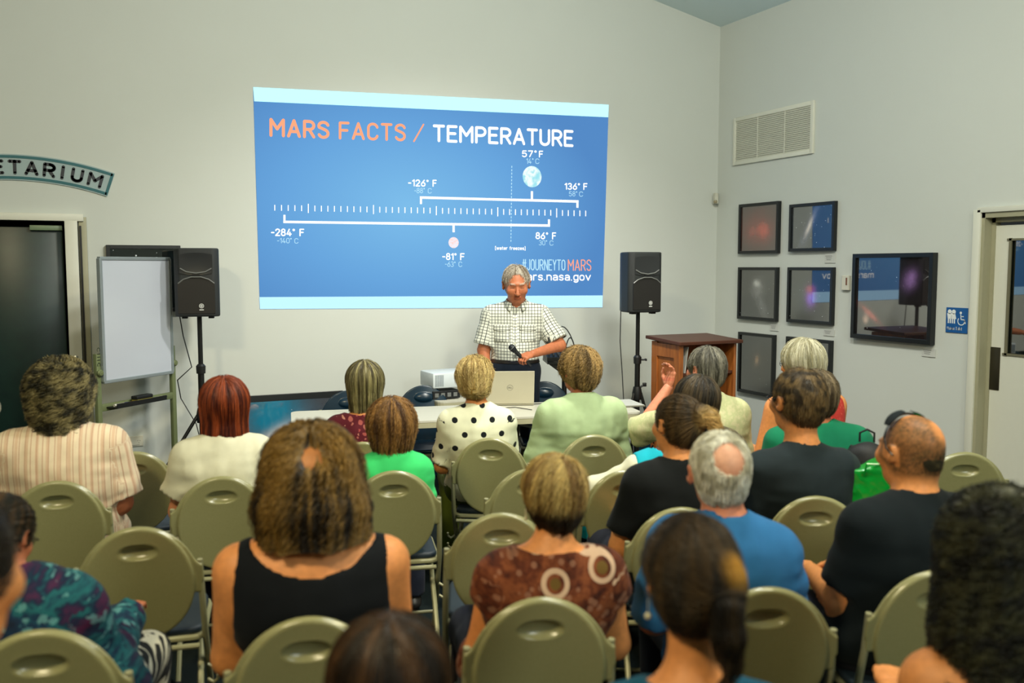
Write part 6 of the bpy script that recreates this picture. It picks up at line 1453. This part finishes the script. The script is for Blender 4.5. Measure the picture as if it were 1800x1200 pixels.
def sunglasses_up(key):
    """sunglasses resting across the top of the head"""
    root, J = ADDED[key]; b = MB(); R_ = .092
    arcp = lambda a, y, lift=0: head_pt(J, ((R_ + lift) * math.sin(R(a)), y, .022 + (.098 + lift) * math.cos(R(a))))
    b.tube([arcp(a, .018) for a in range(-78, 79, 6)], .0042, 8)
    for sx in (-1, 1): b.tube([arcp(sx * 78, .018), head_pt(J, (sx * .092, .008, .012)), head_pt(J, (sx * .090, -.02, -.008))], .0030, 6)
    g = b.build('sunglasses', GLASSM, root)
    for sx in (-1, 1):
        l = MB(); rows = []
        for i in range(7):
            a = sx * (10 + i * 7.5); w_ = .017 * math.sin(math.pi * (i + .6) / 7.2) ** .5
            rows.append([l.bm.verts.new(arcp(a, .018 + v, .005 + u)) for v, u in ((-w_, 0), (w_, .004), (w_, .007), (-w_, .003))])
        for A_, B_ in zip(rows, rows[1:]):
            for k in range(4): l.bm.faces.new((A_[k], A_[(k + 1) % 4], B_[(k + 1) % 4], B_[k]))
        l.bm.faces.new(rows[0]); l.bm.faces.new(rows[-1][::-1]); l.build('lens', LENS, g)
sunglasses_up('bald')
# earrings and a hair clip
def at_head(key, name, p, mesh_fn, m): root, J = ADDED[key]; b = MB(); c = head_pt(J, p); mesh_fn(b, c); return b.build(name, m, root)
at_head('teal', 'pearl_earring', (-.090, -.004, -.075), lambda b, c: (b.ball(c, .0068, 12), b.tube([c, c + Vector((0, 0, .042))], .0008, 5)), PEARL); at_head('teal', 'pearl_earring', (.090, -.004, -.075), lambda b, c: (b.ball(c, .0068, 12), b.tube([c, c + Vector((0, 0, .042))], .0008, 5)), PEARL)
for sx in (-1, 1):
    at_head('paisley', 'drop_earring', (sx * .090, -.004, -.048), lambda b, c: (b.tube([c + Vector((0, 0, .008)), c - Vector((0, 0, .022))], .002, 6), b.ball(c - Vector((0, 0, .018)), (.004, .004, .008), 8)), PEARL)
    at_head('polka', 'drop_earring', (sx * .088, -.004, -.055), lambda b, c: b.tube([c + Vector((0, 0, .01)), c - Vector((0, 0, .02))], .002, 6), GOLD)
at_head('polka', 'hair_clip', (-.004, -.155, -.045), lambda b, c: (b.tube([c + Vector((.014 * math.cos(k / 12 * 6.2832), 0, .016 * math.sin(k / 12 * 6.2832))) for k in range(12)], .0030, 6, closed=True), b.tube([c + Vector((0, .0, .014)), c + Vector((.002, .004, .05))], .0028, 6)), GOLD)
# hair scrunch of the bun woman
# the phone the grey-haired man holds to his ear side
# microphone in the speaker's hand
Wr = np.array(MJ['arms'][0][1]); E_ = np.array(MJ['arms'][0][0]); d = Wr - E_; Fm = frame_from(d, MJ['arms'][0][2])
Fm = Fm; pc = Wr + d / np.linalg.norm(d) * .012 + Fm @ np.array((0, .074, -.024)) 
p_top = np.array(ML(890, 601, .34)); p_gr = pc
ax_ = (p_top - p_gr); ax_ = ax_ / np.linalg.norm(ax_)
mroot = thing('microphone', 'black handheld microphone held by the standing man in check shirt', 'microphone')
T0 = MM @ Vector(p_gr - ax_ * .07); T1 = MM @ Vector(p_gr + ax_ * .085); T2 = MM @ Vector(p_gr + ax_ * .118)
MB().tube([T0, T1], [.011, .0155], 14).build('microphone_handle', M['black'], mroot)
b = MB(); dq = (T1 - T0).to_track_quat('Z', 'Y').to_matrix().to_4x4()
b.lathe([(0, -.03), (.0165, -.03), (.021, -.018), (.0245, 0), (.0245, .004), (.021, .018), (.012, .026), (0, .028)], 18, Matrix.Translation(T2) @ dq); b.build('microphone_grille', mat('mic_grille', (38, 40, 44), .5, metal=.5, vary=.4, scale=600), mroot)
MB().tube([T2 + (T1 - T2) * .0 + Vector((0, 0, 0)), T2 + (T1 - T0).normalized() * .004], .0252, 18).build('grille_band', M['lip'], mroot)
# pockets, placket buttons and belt of the speaker, laid on the shirt surface by rays
def on_surface(o, x, z, ydir=-1, off=.003):
    dg = bpy.context.evaluated_depsgraph_get(); me = o.data; from mathutils.bvhtree import BVHTree
    if not hasattr(on_surface, 'c') or on_surface.c[0] != o.name: on_surface.c = (o.name, BVHTree.FromPolygons([v.co for v in me.vertices], [list(p.vertices) for p in me.polygons]))
    h = on_surface.c[1].ray_cast(Vector((x, .8, z)), Vector((0, -1, 0)))
    return h[0] + h[1] * off if h[0] is not None else Vector((x, .15, z))
def patch(name, x0, x1, z0, z1, m, th, uvm=True, nx=6, nz=6, sag=0, parent=None):
    bm = bmesh.new(); g = [[bm.verts.new(on_surface(MSH, x0 + (x1 - x0) * i / nx, z1 + (z0 - z1) * j / nz - sag * math.sin(math.pi * i / nx) * j / nz, off=.002)) for i in range(nx + 1)] for j in range(nz + 1)]
    for j in range(nz):
        for i in range(nx): bm.faces.new((g[j][i], g[j + 1][i], g[j + 1][i + 1], g[j][i + 1]))
    bmesh.ops.recalc_face_normals(bm, faces=bm.faces)
    me = bpy.data.meshes.new(name); bm.to_mesh(me); bm.free(); me.materials.append(m); me.shade_smooth()
    at = me.attributes.new('cloth', 'FLOAT2', 'POINT'); at.data.foreach_set('vector', np.array([[v.co.x + .004, v.co.z + .006] for v in me.vertices], np.float32).ravel())
    o = link(bpy.data.objects.new(name, me), parent or MSH); q = o.modifiers.new('thick', 'SOLIDIFY'); q.thickness = th; q.offset = 1; return o
for sx in (-1, 1):
    cx = sx * .095; pk = patch('pocket', cx - .055, cx + .055, 1.17, 1.285, C['check'], .003); patch('pocket_flap', cx - .06, cx + .06, 1.255, 1.295, C['check'], .006, sag=.012, parent=pk)
patch('button_placket', -.016, .016, 1.06, 1.37, C['check'], .004)
b = MB()
for k in range(5): p = on_surface(MSH, 0, 1.10 + .062 * k, off=.007); b.ball(p, (.006, .003, .006), 8)
bt = b.build('shirt_buttons', PEARL, MSH)
s = Sdf(); i_ = .014; f_ = MJ['f']; s.cone(MJ['P'] + (0, 0, .03), MJ['W'], .150 * f_ + i_, .146 * f_ + i_, .05, sq=(1, .78, 1)); s.ell(MJ['P'], (.178 * f_ + i_, .128 * f_ + i_, .125 + i_), .05); s.ell(MJ['W'] + (0, .06, -.02), (.13 * f_ + i_, .10 * MJ['belly'] + i_, .13 + i_), .06)
V, F = sculpt(s, .009, None, lambda Q, d: np.maximum(d, np.maximum(Q[..., 2] - 1.045, 1.01 - Q[..., 2]))); add_part('belt', (V, F), mat('belt_leather', (28, 22, 18), .4), MAN)
# backpack and bright green bag on the chairs between the young man and the balding man
def backpack():
    p = at_g(1526, 762, 3.95); zt = p.z; z0 = zt - .50
    o = thing('backpack', 'black backpack standing on a chair between charcoal tee and balding man', 'backpack', (p.x, p.y, max(.47, z0)), R(-35)); hgt = zt - max(.47, z0) - .02
    s = Sdf(); s.cone((0, 0, .09), (0, 0, hgt - .11), .10, .085, .04, sq=(1.25, .85, 1)); s.ell((0, -.075, .14), (.085, .045, .10), .03); s.ell((0, -.03, hgt - .09), (.09, .06, .075), .03)
    V, F = sculpt(s, .009, lambda Q: -.004 * vnoise(Q * 22), lambda Q, d: np.maximum(d, .002 - Q[..., 2])); add_part('bag_body', (V, F), M['bag'], o)
    MB().tube([(-.03, .02, hgt - .02), (-.03, .02, hgt + .02), (0, .02, hgt + .035), (.03, .02, hgt + .02), (.03, .02, hgt - .02)], .005, 8).build('grab_loop', M['bag'], o)
    for sx in (-1, 1): MB().tube([(sx * .05, .07, hgt - .05), (sx * .085, .115, hgt * .7), (sx * .085, .12, hgt * .4), (sx * .07, .08, .06)], .011, 8).build('shoulder_strap', M['bag'], o)
    b = MB(); b.tube([(-.085, -.115, .19), (-.04, -.124, .235), (.04, -.124, .235), (.085, -.115, .19)], .0025, 6); b.build('zip', M['lip'], o); return o
M['bag'] = mat('black_bag_nylon', (14, 15, 17), .6, vary=.2, bump=.3, bscale=600)
hidden_chair('DD', (0, 0, 0), -30, 'grey folding chair holding the black backpack')
_b = backpack(); CHAIRS['DD'].location = (_b.location.x - math.sin(R(30)) * .22, _b.location.y - math.cos(R(30)) * .22, 0)
p = at_g(1537, 828, 3.62)
gb = thing('carrier_bag', 'shiny bright green carrier bag hanging beside the black backpack', 'bag', (p.x, p.y, .68), R(-32))
s = Sdf(); s.cone((0, 0, .05), (0, 0, .24), .085, .10, .03, sq=(1.1, .5, 1)); 
V, F = sculpt(s, .008, lambda Q: -.009 * vnoise(Q * (26, 26, 14)) - .004 * vnoise(Q * 60), lambda Q, d: np.maximum(d, np.maximum(.002 - Q[..., 2], Q[..., 2] - .27 - .03 * np.sin(Q[..., 0] * 22))))
t = NT('green_foil'); t.base(lin((10, 150, 50))); t.set(Roughness=.22, Specular_IOR_Level=.8, Coat_Weight=.4); add_part('bag_body', (V, F), t.m, gb)
MB().tube([(-.05, -.045, .22), (-.045, -.06, .27), (.045, -.06, .27), (.05, -.045, .22)], .005, 6).build('bag_handle', t.m, gb)
